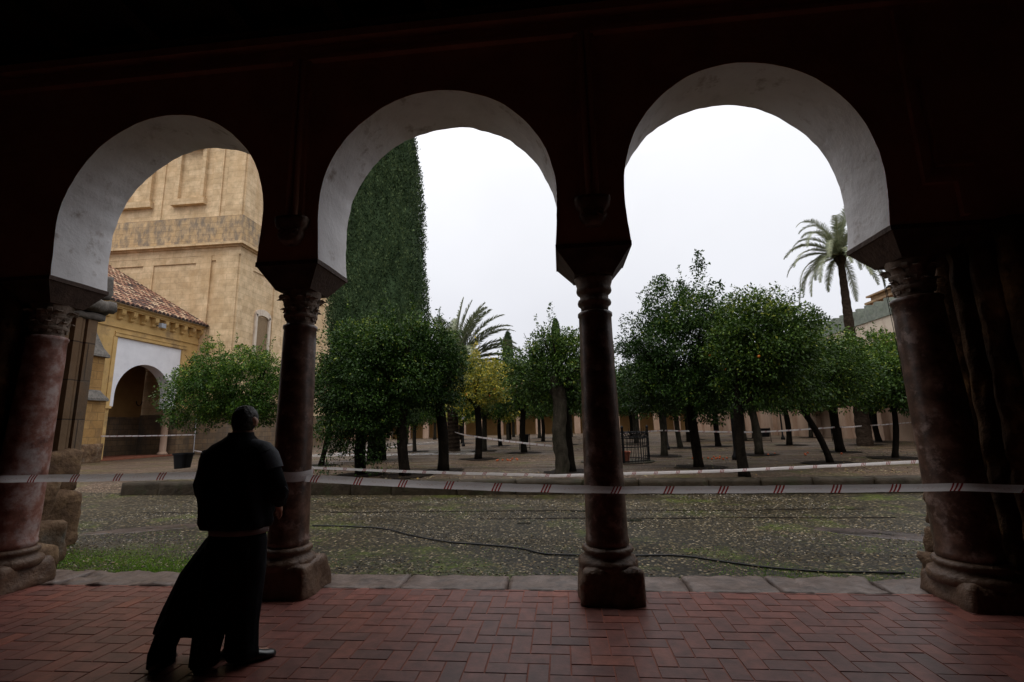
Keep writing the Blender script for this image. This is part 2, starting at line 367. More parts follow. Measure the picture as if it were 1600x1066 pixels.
def tape_mat():
    m, nt, p, o = new_mat('barrier_tape_plastic')
    uv = N(nt, "ShaderNodeUVMap"); uv.uv_map = 'UVMap'
    s = N(nt, "ShaderNodeSeparateXYZ"); nt.links.new(uv.outputs[0], s.inputs[0])
    def M_(op, a, b=None, c=None):
        n = N(nt, "ShaderNodeMath", _operation=op)
        for i, v in enumerate((a, b, c)):
            if v is None: continue
            if hasattr(v, 'is_linked'): nt.links.new(v, n.inputs[i])
            else: n.inputs[i].default_value = v
        return n.outputs[0]
    # u in metres along, v 0..1 across; three slanted red bars every 0.48 m
    sl = M_('MULTIPLY_ADD', s.outputs[1], -0.035, s.outputs[0])
    fr = M_('MULTIPLY', M_('FRACT', M_('DIVIDE', sl, .48)), .48)
    inblk = M_('LESS_THAN', fr, .092)
    bar = M_('LESS_THAN', M_('FRACT', M_('DIVIDE', fr, .0307)), .50)
    mk = M_('MULTIPLY', inblk, bar)
    # faint illegible print between the bars
    w = N(nt, "ShaderNodeTexNoise", Scale=40, Detail=3); mp = N(nt, "ShaderNodeMapping"); mp.inputs["Scale"].default_value = (1.2, .25, 1)
    nt.links.new(uv.outputs[0], mp.inputs[0]); nt.links.new(mp.outputs[0], w.inputs["Vector"])
    tx = M_('MULTIPLY', M_('GREATER_THAN', w.outputs["Fac"], .56), M_('MULTIPLY', M_('GREATER_THAN', fr, .18), M_('LESS_THAN', fr, .40)))
    vv = M_('MULTIPLY', M_('GREATER_THAN', s.outputs[1], .35), M_('LESS_THAN', s.outputs[1], .65))
    tx = M_('MULTIPLY', M_('MULTIPLY', tx, vv), .35)
    c = mixc(nt, tx, (.72, .69, .70), (.45, .18, .14))
    c = mixc(nt, mk, c, (.25, .02, .018))
    nt.links.new(c, p.inputs["Base Color"])
    p.inputs["Roughness"].default_value = .35
    tl = N(nt, "ShaderNodeBsdfTranslucent"); nt.links.new(c, tl.inputs[0])
    tp = N(nt, "ShaderNodeBsdfTransparent")
    m1 = N(nt, "ShaderNodeMixShader", Fac=.45); nt.links.new(p.outputs[0], m1.inputs[1]); nt.links.new(tl.outputs[0], m1.inputs[2])
    f = M_('MULTIPLY_ADD', mk, -.12, .16)
    m2 = N(nt, "ShaderNodeMixShader"); nt.links.new(f, m2.inputs[0]); nt.links.new(m1.outputs[0], m2.inputs[1]); nt.links.new(tp.outputs[0], m2.inputs[2])
    nt.links.new(m2.outputs[0], o.inputs[0])
    return m
MAT['tape'] = tape_mat()
MAT['water'] = None
_m, _nt, _p, _o = new_mat('puddle_water')
_p.inputs["Base Color"].default_value = (.02, .018, .015, 1); _p.inputs["Roughness"].default_value = .06; _p.inputs["Specular IOR Level"].default_value = .6
_t = N(_nt, "ShaderNodeTexCoord"); _n = N(_nt, "ShaderNodeTexNoise", Scale=30, Detail=3); _nt.links.new(_t.outputs["Object"], _n.inputs["Vector"])
_b = N(_nt, "ShaderNodeBump", Strength=.12, Distance=.005); _nt.links.new(_n.outputs["Fac"], _b.inputs["Height"]); _nt.links.new(_b.outputs[0], _p.inputs["Normal"])
MAT['water'] = _m

# ------------------------------------------------------------------ mesh helpers
BASE = {}          # object name -> world base of its thing

class MB:
    def __init__(s): s.v = []; s.f = []; s.r = []; s.uv = None
    def add(s, verts, faces, r=None):
        o = len(s.v); s.v.extend(verts)
        for f in faces:
            s.f.append(tuple(i + o for i in f)); s.r.append(random.random() if r is None else r)
    def box(s, x0, x1, y0, y1, z0, z1, r=None):
        v = [(x, y, z) for z in (z0, z1) for y in (y0, y1) for x in (x0, x1)]
        s.add(v, [(0, 2, 3, 1), (4, 5, 7, 6), (0, 1, 5, 4), (2, 6, 7, 3), (0, 4, 6, 2), (1, 3, 7, 5)], r)
    def tube(s, pts, rad, n=10, cap=True, r=None, squash=None):
        """pts list of Vector, rad list or number; a tapered tube"""
        pts = [Vector(p) for p in pts]
        if not hasattr(rad, '__len__'): rad = [rad] * len(pts)
        o = len(s.v)
        prev = None
        for i, p in enumerate(pts):
            d = (pts[min(i + 1, len(pts) - 1)] - pts[max(i - 1, 0)]).normalized()
            if prev is None:
                a = d.orthogonal().normalized()
            else:
                a = (prev - d * prev.dot(d)).normalized()
            prev = a
            b = d.cross(a)
            for k in range(n):
                t = 2 * PI * k / n
                s.v.append(tuple(p + (a * math.cos(t) + b * math.sin(t)) * rad[i]))
        for i in range(len(pts) - 1):
            for k in range(n):
                k2 = (k + 1) % n
                s.f.append((o + i * n + k, o + i * n + k2, o + (i + 1) * n + k2, o + (i + 1) * n + k)); s.r.append(random.random() if r is None else r)
        if cap:
            s.f.append(tuple(o + k for k in reversed(range(n)))); s.r.append(0.5)
            s.f.append(tuple(o + (len(pts) - 1) * n + k for k in range(n))); s.r.append(0.5)
    def loft(s, rings, n=28, wob=0.0, seed=0, power=2.0, fold=0.0, nf=9):
        """rings: (cx, cy, z, rx, ry); horizontal ellipses stacked"""
        o = len(s.v)
        for (cx, cy, z, rx, ry) in rings:
            for k in range(n):
                t = 2 * PI * k / n
                ct, st = math.cos(t), math.sin(t)
                q = (abs(ct) ** power + abs(st) ** power) ** (-1 / power)
                w = 1 + wob * noise.noise(Vector((ct * 2.2 + seed, st * 2.2, z * 5)))
                if fold: w += fold * math.sin(nf * t + 2.5 * noise.noise(Vector((ct * 1.5, st * 1.5, z * 1.2 + seed)))) * (.6 + .8 * noise.noise(Vector((ct * 2, st * 2 + seed, z * 2))))
                s.v.append((cx + rx * ct * q * w, cy + ry * st * q * w, z))
        m = len(rings)
        for i in range(m - 1):
            for k in range(n):
                k2 = (k + 1) % n
                s.f.append((o + i * n + k, o + i * n + k2, o + (i + 1) * n + k2, o + (i + 1) * n + k)); s.r.append(.5)
        s.f.append(tuple(o + k for k in reversed(range(n)))); s.r.append(.5)
        s.f.append(tuple(o + (m - 1) * n + k for k in range(n))); s.r.append(.5)
    def lathe(s, cx, cy, prof, n=36, wob=0.0, seed=0, lean=0.0):
        s.loft([(cx + lean * z / 2.76, cy, z, r, r) for r, z in prof], n=n, wob=wob, seed=seed)
    def rock(s, x0, x1, y0, y1, z0, z1, amp=.03, freq=3, res=.1, rnd=.12, seed=0, taper=0.0):
        """a weathered block: fine grid on a rounded box, pushed by noise"""
        cx, cy, cz = (x0 + x1) / 2, (y0 + y1) / 2, (z0 + z1) / 2
        hx, hy, hz = (x1 - x0) / 2, (y1 - y0) / 2, (z1 - z0) / 2
        idx = {}
        nx, ny, nz_ = [max(2, int(2 * h / res)) for h in (hx, hy, hz)]
        def vert(i, j, k):
            key = (i, j, k)
            if key in idx: return idx[key]
            p = Vector(((2 * i / nx - 1) * hx, (2 * j / ny - 1) * hy, (2 * k / nz_ - 1) * hz))
            q = Vector([max(-h + rnd, min(h - rnd, c)) for c, h in zip(p, (hx, hy, hz))])
            d = p - q
            nrm = d.normalized() if d.length > 1e-6 else Vector((0, 0, 0))
            if d.length > 1e-6: p = q + nrm * rnd
            tp = 1 - taper * (p.z + hz) / (2 * hz)
            p = Vector((p.x * tp, p.y * tp, p.z))
            w = p + Vector((cx, cy, cz))
            nn = noise.fractal(w * freq + Vector((seed * 7.1, 0, 0)), 0.9, 2.0, 4)
            if nrm.length < .1: nrm = p.normalized()
            w = w + nrm * nn * amp
            s.v.append(tuple(w)); idx[key] = len(s.v) - 1
            return idx[key]
        def quad(a, b, c, d): s.f.append((a, b, c, d)); s.r.append(.5)
        for i in range(nx):
            for j in range(ny):
                quad(vert(i, j, 0), vert(i, j + 1, 0), vert(i + 1, j + 1, 0), vert(i + 1, j, 0))
                quad(vert(i, j, nz_), vert(i + 1, j, nz_), vert(i + 1, j + 1, nz_), vert(i, j + 1, nz_))
        for i in range(nx):
            for k in range(nz_):
                quad(vert(i, 0, k), vert(i + 1, 0, k), vert(i + 1, 0, k + 1), vert(i, 0, k + 1))
                quad(vert(i, ny, k), vert(i, ny, k + 1), vert(i + 1, ny, k + 1), vert(i + 1, ny, k))
        for j in range(ny):
            for k in range(nz_):
                quad(vert(0, j, k), vert(0, j, k + 1), vert(0, j + 1, k + 1), vert(0, j + 1, k))
                quad(vert(nx, j, k), vert(nx, j + 1, k), vert(nx, j + 1, k + 1), vert(nx, j, k + 1))

def link(name, me, parent=None, material=None, smooth=False):
    o = bpy.data.objects.new(name, me)
    col.objects.link(o)
    if parent is not None:
        o.parent = parent
        BASE[o.name] = BASE[parent.name]
    if material is not None:
        me.materials.append(MAT[material] if isinstance(material, str) else material)
    if smooth:
        me.polygons.foreach_set('use_smooth', [True] * len(me.polygons))
    return o

def obj(name, mb, material, parent=None, smooth=False, base=None):
    """mesh given in world coordinates -> ONE object, local to its thing's base"""
    b = Vector((0, 0, 0))
    if parent is not None: b = BASE[parent.name]
    elif base is not None: b = Vector(base)
    me = bpy.data.meshes.new(name)
    me.from_pydata([(x - b.x, y - b.y, z - b.z) for x, y, z in mb.v], [], mb.f)
    a = me.attributes.new('rnd', 'FLOAT', 'FACE')
    a.data.foreach_set('value', mb.r)
    if mb.uv:
        l = me.uv_layers.new(name='UVMap')
        for p in me.polygons:
            for li, vi in zip(p.loop_indices, p.vertices):
                l.data[li].uv = mb.uv[vi]
    me.update()
    o = link(name, me, parent, material, smooth)
    if parent is None:
        o.location = b
        BASE[o.name] = b
    return o

def tag(o, label=None, cat=None, group=None, kind=None):
    if label: o['label'] = label
    if cat: o['category'] = cat
    if group: o['group'] = group
    if kind: o['kind'] = kind
    return o

def thing(name, label, cat, loc, group=None):
    o = bpy.data.objects.new(name, None)
    col.objects.link(o)
    o.location = loc
    o.empty_display_size = .3
    BASE[o.name] = Vector(loc)
    return tag(o, label, cat, group)

def structure(name, mb, material, smooth=False):
    return tag(obj(name, mb, material, None, smooth), kind='structure')

# ------------------------------------------------------------------ gallery floor: herringbone brick
random.seed(4)
L = .143
mb = MB()
mb.add([(-13, -4, -.004), (9, -4, -.004), (9, 5.06, -.004), (-13, 5.06, -.004)], [(0, 1, 2, 3)])
structure('gallery_floor_bed', mb, 'mortar')
mb = MB()
g = .0028
for i in range(-78, 58):
    for j in range(-10, 38):
        m4 = (i - j) % 4
        if m4 == 0: x0, y0, x1, y1 = i * L, j * L, (i + 2) * L, (j + 1) * L
        elif m4 == 3: x0, y0, x1, y1 = i * L, j * L, (i + 1) * L, (j + 2) * L
        else: continue
        if x0 < -8.5 or x1 > 6.5 or y0 < -.8: continue
        y1 = min(y1, 5.035); 
        if y1 - y0 < .03: continue
        gg = g * random.uniform(.5, 1.5)
        z = random.uniform(-.0015, .0015)
        t = [random.uniform(-.001, .001) for _ in range(4)]
        a, b, c, d = x0 + gg, x1 - gg, y0 + gg, y1 - gg
        e_ = .003
        r = min(1, max(0, random.gauss(.42, .20)))
        mb.add([(a, c, -.012), (b, c, -.012), (b, d, -.012), (a, d, -.012),
                (a + e_, c + e_, z + t[0]), (b - e_, c + e_, z + t[1]), (b - e_, d - e_, z + t[2]), (a + e_, d - e_, z + t[3])],
               [(4, 5, 6, 7), (0, 1, 5, 4), (1, 2, 6, 5), (2, 3, 7, 6), (3, 0, 4, 7)], r)
structure('gallery_floor', mb, 'brick')

# threshold slabs
mb = MB()
xs = [-6.9, -5.6, -4.25, -3.25, -2.62, -1.72, -.62, .36, 1.18, 2.02, 3.0, 4.4]
for k in range(len(xs) - 1):
    y0 = 5.04 ; y1 = 5.53 + random.uniform(-.03, .04)
    mb.rock(xs[k] + .008, xs[k + 1] - .008, y0, y1, -.16, .006 + random.uniform(-.008, .004), amp=.014 if k not in (0, 1, 2, 9, 10) else .035, freq=5, res=.05, rnd=.02, seed=k)
structure('threshold_slabs', mb, 'slab', smooth=True)

# ------------------------------------------------------------------ courtyard ground
def sstep(a, b, x):
    t = max(0, min(1, (x - a) / (b - a))); return t * t * (3 - 2 * t)
def kerb_y(x): return 11.95 - .05 * x if x < 2 else 11.85 - .02 * (x - 2)
def height(x, y):
    und = .015 * noise.noise(Vector((x * .6, y * .6, 0))) + .006 * noise.noise(Vector((x * 3, y * 3, 2)))
    if x < -12.25:
        r = sstep(11.5, 16, y) * sstep(-19, -13.5, x)
        return -.05 + r * .33 + sstep(14, 26, y) * .05 * (1 - sstep(-19, -13.5, x)) + und
    return -.05 + und
def terr(x, y):
    und = .015 * noise.noise(Vector((x * .6, y * .6, 0)))
    if x > -12.25: return .28 + und * sstep(0, 1, y - kerb_y(x) - .6)
    r = sstep(-19, -13.5, x)
    return r * .28 + (1 - r) * 0.0 + und
def sheet(name, xs, ys, fn, material, base, warp=None):
    mb = MB()
    nx = len(xs)
    for y in ys:
        for x in xs:
            yy = warp(x, y) if warp else y
            mb.v.append((x, yy, fn(x, yy)))
    for j in range(len(ys) - 1):
        for i in range(nx - 1):
            mb.f.append((j * nx + i, j * nx + i + 1, (j + 1) * nx + i + 1, (j + 1) * nx + i)); mb.r.append(.5)
    o = obj(name, mb, material, None, True, base)
    return tag(o, kind='structure')
def lin(a, b, n): return [a + (b - a) * i / (n - 1) for i in range(n)]
def warp_lane(x, t): return 5.45 + (kerb_y(x) + .12 - 5.45) * t
sheet('lane', lin(-26, 16, 190), lin(0, 1, 60), lambda x, y: height(x, y), 'lane', (0, 5.3, 0), warp_lane)
def terr_h(x, y):
    if x < -12.25:
        k = sstep(kerb_y(x), kerb_y(x) + 3.5, y)
        return height(x, y) * (1 - k) + terr(x, y) * k
    return terr(x, y)
def warp_terr(x, t): return kerb_y(x) + .12 + (80 - kerb_y(x)) * t ** 1.8
sheet('orange_tree_court', lin(-34, 22, 180), lin(0, 1, 90), terr_h, 'terrace', (0, 5.3, 0), warp_terr)
mb = MB(); mb.add([(-900, -300, -.3), (900, -300, -.3), (900, 1500, -.3), (-900, 1500, -.3)], [(0, 1, 2, 3)])
structure('ground', mb, 'terrace')

# kerb between lane and terrace
mb = MB()
x = -12.26; k = 0
while x < 7.9:
    w = random.uniform(1.1, 1.7); x1 = min(x + w, 8.1)
    ya = kerb_y((x + x1) / 2)
    mb.rock(x + .004, x1 - .004, ya - .02, ya + .42, -.14, .295, amp=.018, freq=4, res=.08, rnd=.03, seed=k)
    x = x1; k += 1
structure('kerb', mb, 'kerb', smooth=True)

# puddles and worn bare slabs let into the lane
def blob(cx, cy, rx, ry, z, seed, n=44, rot=0):
    v = []
    for k in range(n):
        t = 2 * PI * k / n
        q = 1 + .35 * noise.noise(Vector((math.cos(t) * 1.7 + seed, math.sin(t) * 1.7, seed))) + .18 * noise.noise(Vector((math.cos(t) * 6 + seed, math.sin(t) * 6, seed)))
        x, y = rx * q * math.cos(t), ry * q * math.sin(t)
        v.append((cx + x * math.cos(rot) - y * math.sin(rot), cy + x * math.sin(rot) + y * math.cos(rot), z))
    return v
for k, (cx, cy, rx, ry, rt_) in enumerate([(-.7, 8.56, .13, .05, 0), (1.15, 8.75, .22, .09, 0), (.5, 9.7, .45, .10, .05)]):
    mb = MB(); v = blob(cx, cy, rx, ry, height(cx, cy) + .008, k * 3.7, rot=rt_); mb.add(v, [tuple(range(len(v)))])
    structure('puddle', mb, 'water')
for k, (cx, cy, rx, ry, rt_) in enumerate([(-7.3, 8.15, .95, .30, .5), (4.55, 7.75, .95, .30, -.5)]):
    mb = MB(); v = blob(cx, cy, rx, ry, 0, k * 2.7 + 9, rot=rt_); nv = len(v); nr = 8
    for q in range(nr):
        for (px_, py_, _) in v:
            f = (q + 1) / nr; X_, Y_ = cx + (px_ - cx) * f, cy + (py_ - cy) * f
            mb.v.append((X_, Y_, height(X_, Y_) + (.008 if q < nr - 1 else -.01) + .006 * noise.noise(Vector((X_ * 5, Y_ * 5, 1)))))
    for q in range(nr - 1):
        for i in range(nv): mb.f.append((q * nv + i, q * nv + (i + 1) % nv, (q + 1) * nv + (i + 1) % nv, (q + 1) * nv + i)); mb.r.append(.5)
    mb.f.append(tuple(range(nv))); mb.r.append(.5)
    structure('worn_slab', mb, 'worn', True)

def ribbon(name, y0, x0, x1, w, mat, fn, dz, seed, amp=.08, slant=0.0):
    mb = MB(); n = int((x1 - x0) / .15)
    for i in range(n + 1):
        x = x0 + (x1 - x0) * i / n
        yc_ = y0 + slant * (x - x0) + amp * noise.noise(Vector((x * .5, seed, 0)))
        ww = w * (.7 + .6 * noise.noise(Vector((x * 1.3, seed, 5))))
        for q in (-1, 0, 1):
            yy_ = yc_ + q * ww; mb.v.append((x, yy_, fn(x, yy_) + dz))
    for i in range(n):
        for q in (0, 1): mb.f.append((i * 3 + q, i * 3 + 3 + q, i * 3 + 4 + q, i * 3 + 1 + q)); mb.r.append(.5)
    structure(name, mb, mat)
ribbon('drain_channel', 9.75, -9, 5.5, .045, 'soil', height, .007, 1)
ribbon('drain_channel', 8.95, -1.6, 5.5, .035, 'soil', height, .007, 2)
ribbon('drain_channel', 15.7, -12, 18, .05, 'soil', lambda x, y: .30, .0, 3)
ribbon('court_step', 30.5, -8.5, 19, .12, 'soil', lambda x, y: .30, .0, 4, .1)
ribbon('court_step', 22.3, 5, 19, .07, 'soil', lambda x, y: .30, .0, 6, .1)
mb = MB(); random.seed(5)
for k in range(13):
    for j in range(2):
        x0_ = -14.8 + k * .82; y0_ = 24.2 - k * .05 + j * .75
        mb.rock(x0_, x0_ + .79, y0_, y0_ + .72, .18, .315 + random.uniform(-.004, .004), amp=.008, freq=3, res=.2, rnd=.02, seed=k)
structure('slab_path', mb, 'wet_slab', True)
mb = MB()
for k in range(16):
    y0_ = 25.8 + k * 1.25
    mb.rock(-13.4 + k * .05, -12.4 + k * .05, y0_, y0_ + 1.2, .15, .31, amp=.008, freq=3, res=.25, rnd=.02, seed=k)
structure('slab_path', mb, 'wet_slab', True)

# pebbles, leaves and grass tufts strewn over the lane: nobody could count them
random.seed(11)
def scatter_pebbles():
    mb = MB()
    for k in range(30000):
        x = random.uniform(-9.5, 5.2); y = 5.6 + 6.2 * random.random() ** 1.25
        n_ = noise.noise(Vector((x * .5 + 4, y * 1.1, 3)))
        if random.random() > .42 + 1.7 * n_: continue
        s_ = random.uniform(.008, .020); z = height(x, y)
        a = random.uniform(0, PI); h = s_ * random.uniform(.3, .6)
        ca, sa = math.cos(a) * s_, math.sin(a) * s_
        q = random.uniform(.55, .8)
        mb.add([(x + ca, y + sa, z), (x - sa * q, y + ca * q, z), (x - ca, y - sa, z), (x + sa * q, y - ca * q, z),
                (x + ca * .5, y + sa * .5, z + h), (x - sa * q * .5, y + ca * q * .5, z + h), (x - ca * .5, y - sa * .5, z + h), (x + sa * q * .5, y - ca * q * .5, z + h)],
               [(4, 5, 6, 7), (0, 1, 5, 4), (1, 2, 6, 5), (2, 3, 7, 6), (3, 0, 4, 7)], min(1, random.random() ** 1.15))
    o = obj('pebbles', mb, 'pebble'); tag(o, 'small wet pebbles bedded in the lane before the arches', 'pebbles', kind='stuff')
    mb = MB()
    for k in range(1500):
        x = random.uniform(-9.5, 5.2); y = 5.6 + 6.3 * random.random() ** 1.1
        if random.random() < .3: y = random.gauss(6.0, .12)
        s_ = random.uniform(.012, .026); z = height(x, y) + .014; a = random.uniform(0, 2 * PI)
        d = Vector((math.cos(a), math.sin(a), random.uniform(-.2, .4))) * s_; e2 = Vector((-math.sin(a), math.cos(a), random.uniform(-.3, .3))) * s_ * .45
        p = Vector((x, y, z))
        mb.add([tuple(p + d), tuple(p + e2), tuple(p - d), tuple(p - e2)], [(0, 1, 2, 3)])
    o = obj('fallen_leaves', mb, 'fallen'); tag(o, 'fallen leaves strewn over the pebble lane', 'leaves', kind='stuff')
    mb = MB()
    for k in range(52000):
        x = random.uniform(-8.0, 5.2) if k % 2 else random.uniform(-7.2, -3.6); y = 5.5 + random.expovariate(1 / .6)
        if y > 10: continue
        dens = noise.noise(Vector((x * .7 + 9, y * 1.5, 1))) + (.62 if x < -4.4 else .12) + (.35 if x > 3.3 else 0) - (y - 5.5) * .18
        if random.random() > dens + .1: continue
        z = height(x, y); h = random.uniform(.006, .022); a = random.uniform(0, 2 * PI); w = .004
        lx, ly = random.gauss(0, .5) * h, random.gauss(0, .5) * h
        mb.add([(x - w * math.cos(a), y - w * math.sin(a), z), (x + w * math.cos(a), y + w * math.sin(a), z), (x + lx, y + ly, z + h)], [(0, 1, 2)])
    o = obj('grass', mb, 'grass'); tag(o, 'short mossy grass beside the threshold slabs', 'grass', kind='stuff')
scatter_pebbles()
mb = MB()
for k in range(9000):
    y = 12.6 + 22 * random.random() ** 1.6; x = random.uniform(-9, 17) * (y / 35 + .5)
    if x < -14: continue
    if noise.noise(Vector((x * .35, y * .35, 8))) < random.uniform(-.35, .35): continue
    s_ = random.uniform(.018, .045); z = terr(x, y) + .02; a = random.uniform(0, 2 * PI)
    d = Vector((math.cos(a), math.sin(a), random.uniform(-.1, .5))) * s_; e2 = Vector((-math.sin(a), math.cos(a), random.uniform(-.3, .3))) * s_ * .5; p = Vector((x, y, z))
    mb.add([tuple(p + d), tuple(p + e2), tuple(p - d), tuple(p - e2)], [(0, 1, 2, 3)])
o = obj('fallen_leaves', mb, 'fallen'); tag(o, 'fallen leaves and bright pebbles strewn under the orange trees', 'leaves', kind='stuff')

# ------------------------------------------------------------------ gallery shell
mb = MB(); mb.box(-13.2, 9.2, -4.3, 4.55, 6.35, 6.6)
for k in range(20):
    x = -12.5 + k * 1.12
    mb.box(x, x + .18, -4.0, 4.398, 6.14, 6.348)
mb.box(-12.88, 8.88, 4.40, 4.584, 6.12, 6.347)
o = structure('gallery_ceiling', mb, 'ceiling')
mb = MB(); mb.box(-13.2, 9.2, -4.3, -4.0, -.02, 6.34)
tag(obj('gallery_back_wall', mb, 'inner_wall', base=(0, -4.15, 0)), 'plain plastered back wall of the gallery behind the viewer', 'wall')
mb = MB(); mb.box(-13.2, -12.9, -3.99, 4.58, -.02, 6.34)  # unseen end wall, added to shut daylight out of the gallery
tag(obj('added_end_wall', mb, 'inner_wall', base=(-13, 0, 0)), 'unseen plastered wall added at the left end to keep the gallery dark', 'wall')
mb = MB(); mb.box(8.9, 9.2, -3.99, 4.58, -.02, 6.34)  # its counterpart on the right, also added only for darkness
tag(obj('added_end_wall', mb, 'inner_wall', base=(9, 0, 0)), 'unseen plastered wall added at the right end to keep the gallery dark', 'wall')

# ------------------------------------------------------------------ arcade wall
YN, YF, ZI, ZA, ZT = 4.586, 5.267, 3.40, 5.286, 7.4
arch_x = [(-5.676, -3.209), (-2.508, .013), (.766, 3.177)]
wall = thing('arcade_wall', 'dark gallery wall with three tall whitewashed round arches', 'wall', (0, 4.92, 0))
def arch_profile(xl, xr, seed, amp):
    c = (xl + xr) / 2; w = (xr - xl) / 2; r = w + .03; zc = ZA - 1.31
    rz = 1.31
    pts = []
    for k in range(9):
        t = k / 9; z = ZI + (zc - ZI) * t
        pts.append((c - (r - .03 * (1 - t) ** 2), z))
    for k in range(97):
        a = PI - PI * k / 96
        pts.append((c + r * math.cos(a), zc + rz * math.sin(a)))
    for k in range(8, -1, -1):
        t = k / 9; z = ZI + (zc - ZI) * t
        pts.append((c + (r - .03 * (1 - t) ** 2), z))
    out = []
    for i, (x, z) in enumerate(pts):
        f = min(1, i / 3, (len(pts) - 1 - i) / 3)
        nx_ = noise.noise(Vector((x * 2.3 + seed, z * 2.3, seed))) * amp + noise.noise(Vector((x * 9 + seed, z * 9, seed))) * amp * .5
        d = Vector((x - c, z - zc)); d = d.normalized() if d.length > 0 else d
        out.append((x + d.x * nx_ * f, z + d.y * nx_ * f))
    return out
mbf = MB()
bounds = [-13.2, -2.86, .39, 9.2]
for b_, (xl, xr) in enumerate(arch_x):
    pn = arch_profile(xl, xr, b_ * 5.1, .010); pf = arch_profile(xl, xr, b_ * 5.1 + 40, .02)
    zt = ZT
    for (Y, pr, flip) in ((YN, pn, False), (YF, pf, True)):
        poly = [(bounds[b_], ZI)] + pr + [(bounds[b_ + 1], ZI), (bounds[b_ + 1], zt), (bounds[b_], zt)]
        tri = tessellate_polygon([[Vector((x, z, 0)) for x, z in poly]])
        mbf.add([(x, Y, z) for x, z in poly], [t if flip else t[::-1] for t in tri], .5)
    # soffit
    ms = MB(); m_ = 8; n_ = len(pn)
    for j in range(m_ + 1):
        t = j / m_
        for i in range(n_):
            x = pn[i][0] * (1 - t) + pf[i][0] * t; z = pn[i][1] * (1 - t) + pf[i][1] * t
            c = (xl + xr) / 2
            d = Vector((x - c, 0, z - 4.0)).normalized()
            q = noise.noise(Vector((x * 3, t * 2.5 + b_ * 9, z * 3))) * .012 * math.sin(PI * t)
            ms.v.append((x + d.x * q, YN + (YF - YN) * t, z + d.z * q))
    for j in range(m_):
        for i in range(n_ - 1):
            ms.f.append((j * n_ + i, j * n_ + i + 1, (j + 1) * n_ + i + 1, (j + 1) * n_ + i)); ms.r.append(.5)
    obj('arch_soffit', ms, 'plaster', wall, smooth=True)
# underside of the wall between arches (hidden by imposts) and top
mbf.add([(-13.2, YN, ZT), (9.2, YN, ZT), (9.2, YF, ZT), (-13.2, YF, ZT)], [(0, 1, 2, 3)], .5)
for a, b in ((-13.2, -5.676), (-3.209, -2.508), (.013, .766), (3.177, 9.2)):
    mbf.add([(a, YN, ZI), (b, YN, ZI), (b, YF, ZI), (a, YF, ZI)], [(0, 3, 2, 1)], .5)
obj('wall_face', mbf, 'inner_wall', wall)
mb = MB()
for z, h, p in ((5.78, .05, .07), (5.86, .04, .04), (6.0, .10, .11)):
    mb.box(-12.88, 8.88, YN - p, YN - .001, z, z + h)
obj('cornice', mb, 'inner_wall', wall)
for x in (-2.80, .40):
    mb = MB()
    mb.box(x - .11, x + .11, YN - .05, YN - .001, 3.86, 5.775)
    mb.tube([(x - .035, YN - .07, 3.86), (x - .035, YN - .07, 5.775)], .032, 10)
    mb.tube([(x + .04, YN - .07, 3.86), (x + .04, YN - .07, 5.775)], .032, 10)
    obj('pilaster_strip', mb, 'inner_wall', wall)
    mb = MB()
    mb.loft([(x, YN - .05, 3.56, .07, .05), (x, YN - .06, 3.60, .11, .07), (x, YN - .05, 3.66, .14, .07), (x, YN - .05, 3.72, .13, .06), (x, YN - .05, 3.76, .17, .08), (x, YN - .05, 3.82, .18, .09), (x, YN - .05, 3.858, .18, .09)], n=24, power=3)
    for s_ in (-1, 1):
        mb.tube([(x + s_ * .07, YN - .13, 3.66 + .03 * math.sin(t)) if 0 else (x + s_ * (.07 + .03 * math.cos(t)), YN - .115, 3.68 + .03 * math.sin(t)) for t in lin(0, 5, 9)], .012, 6)
    obj('corbel', mb, 'capital', wall, smooth=True)
# stepped frame moulding over the right-hand arch
mb = MB()
for (x0, x1, z0, z1) in ((3.52, 3.58, 3.78, 4.9), (3.58, 3.86, 3.78, 3.84), (3.80, 3.86, 3.45, 3.78), (3.66, 3.69, 3.95, 4.9), (3.69, 4.0, 3.95, 3.98), (3.52, 3.58, 4.9, 5.7)):
    mb.box(x0, x1, YN - .05, YN - .001, z0, z1)
obj('frame_moulding', mb, 'inner_wall', wall)

# ------------------------------------------------------------------ columns
CY = 4.925
def leafshape(mb, c, d, z0, h, w, out, curl):
    """one carved acanthus leaf hugging the bell, tip curling outwards"""
    side = Vector((-d.y, d.x, 0)); o = len(mb.v); rows = 7
    for i in range(rows):
        t = i / (rows - 1)
        r = out[0] + (out[1] - out[0]) * t ** 2 + curl * max(0, t - .7) * 1.6
        z = z0 + h * (t if t < .85 else .85 - (t - .85) * .8)
        ww = w * math.sin(PI * (.18 + .72 * t)) 
        for q in (-1, 0, 1):
            p = Vector(c) + d * (r + (.012 if q == 0 else 0)) + side * ww * q
            mb.v.append((p.x, p.y, z))
        for q in (-1, 0, 1):
            p = Vector(c) + d * (r - .03) + side * ww * q
            mb.v.append((p.x, p.y, z))
    for i in range(rows - 1):
        a = o + i * 6; b = a + 6
        for q in (0, 1):
            mb.f.append((a + q, a + q + 1, b + q + 1, b + q)); mb.r.append(.5)
        mb.f.append((a + 2, a + 5, b + 5, b + 2)); mb.r.append(.5)
        mb.f.append((a + 3, a, b, b + 3)); mb.r.append(.5)
    b = o + (rows - 1) * 6
    mb.f.append((b, b + 1, b + 4, b + 3)); mb.r.append(.5); mb.f.append((b + 1, b + 2, b + 5, b + 4)); mb.r.append(.5)

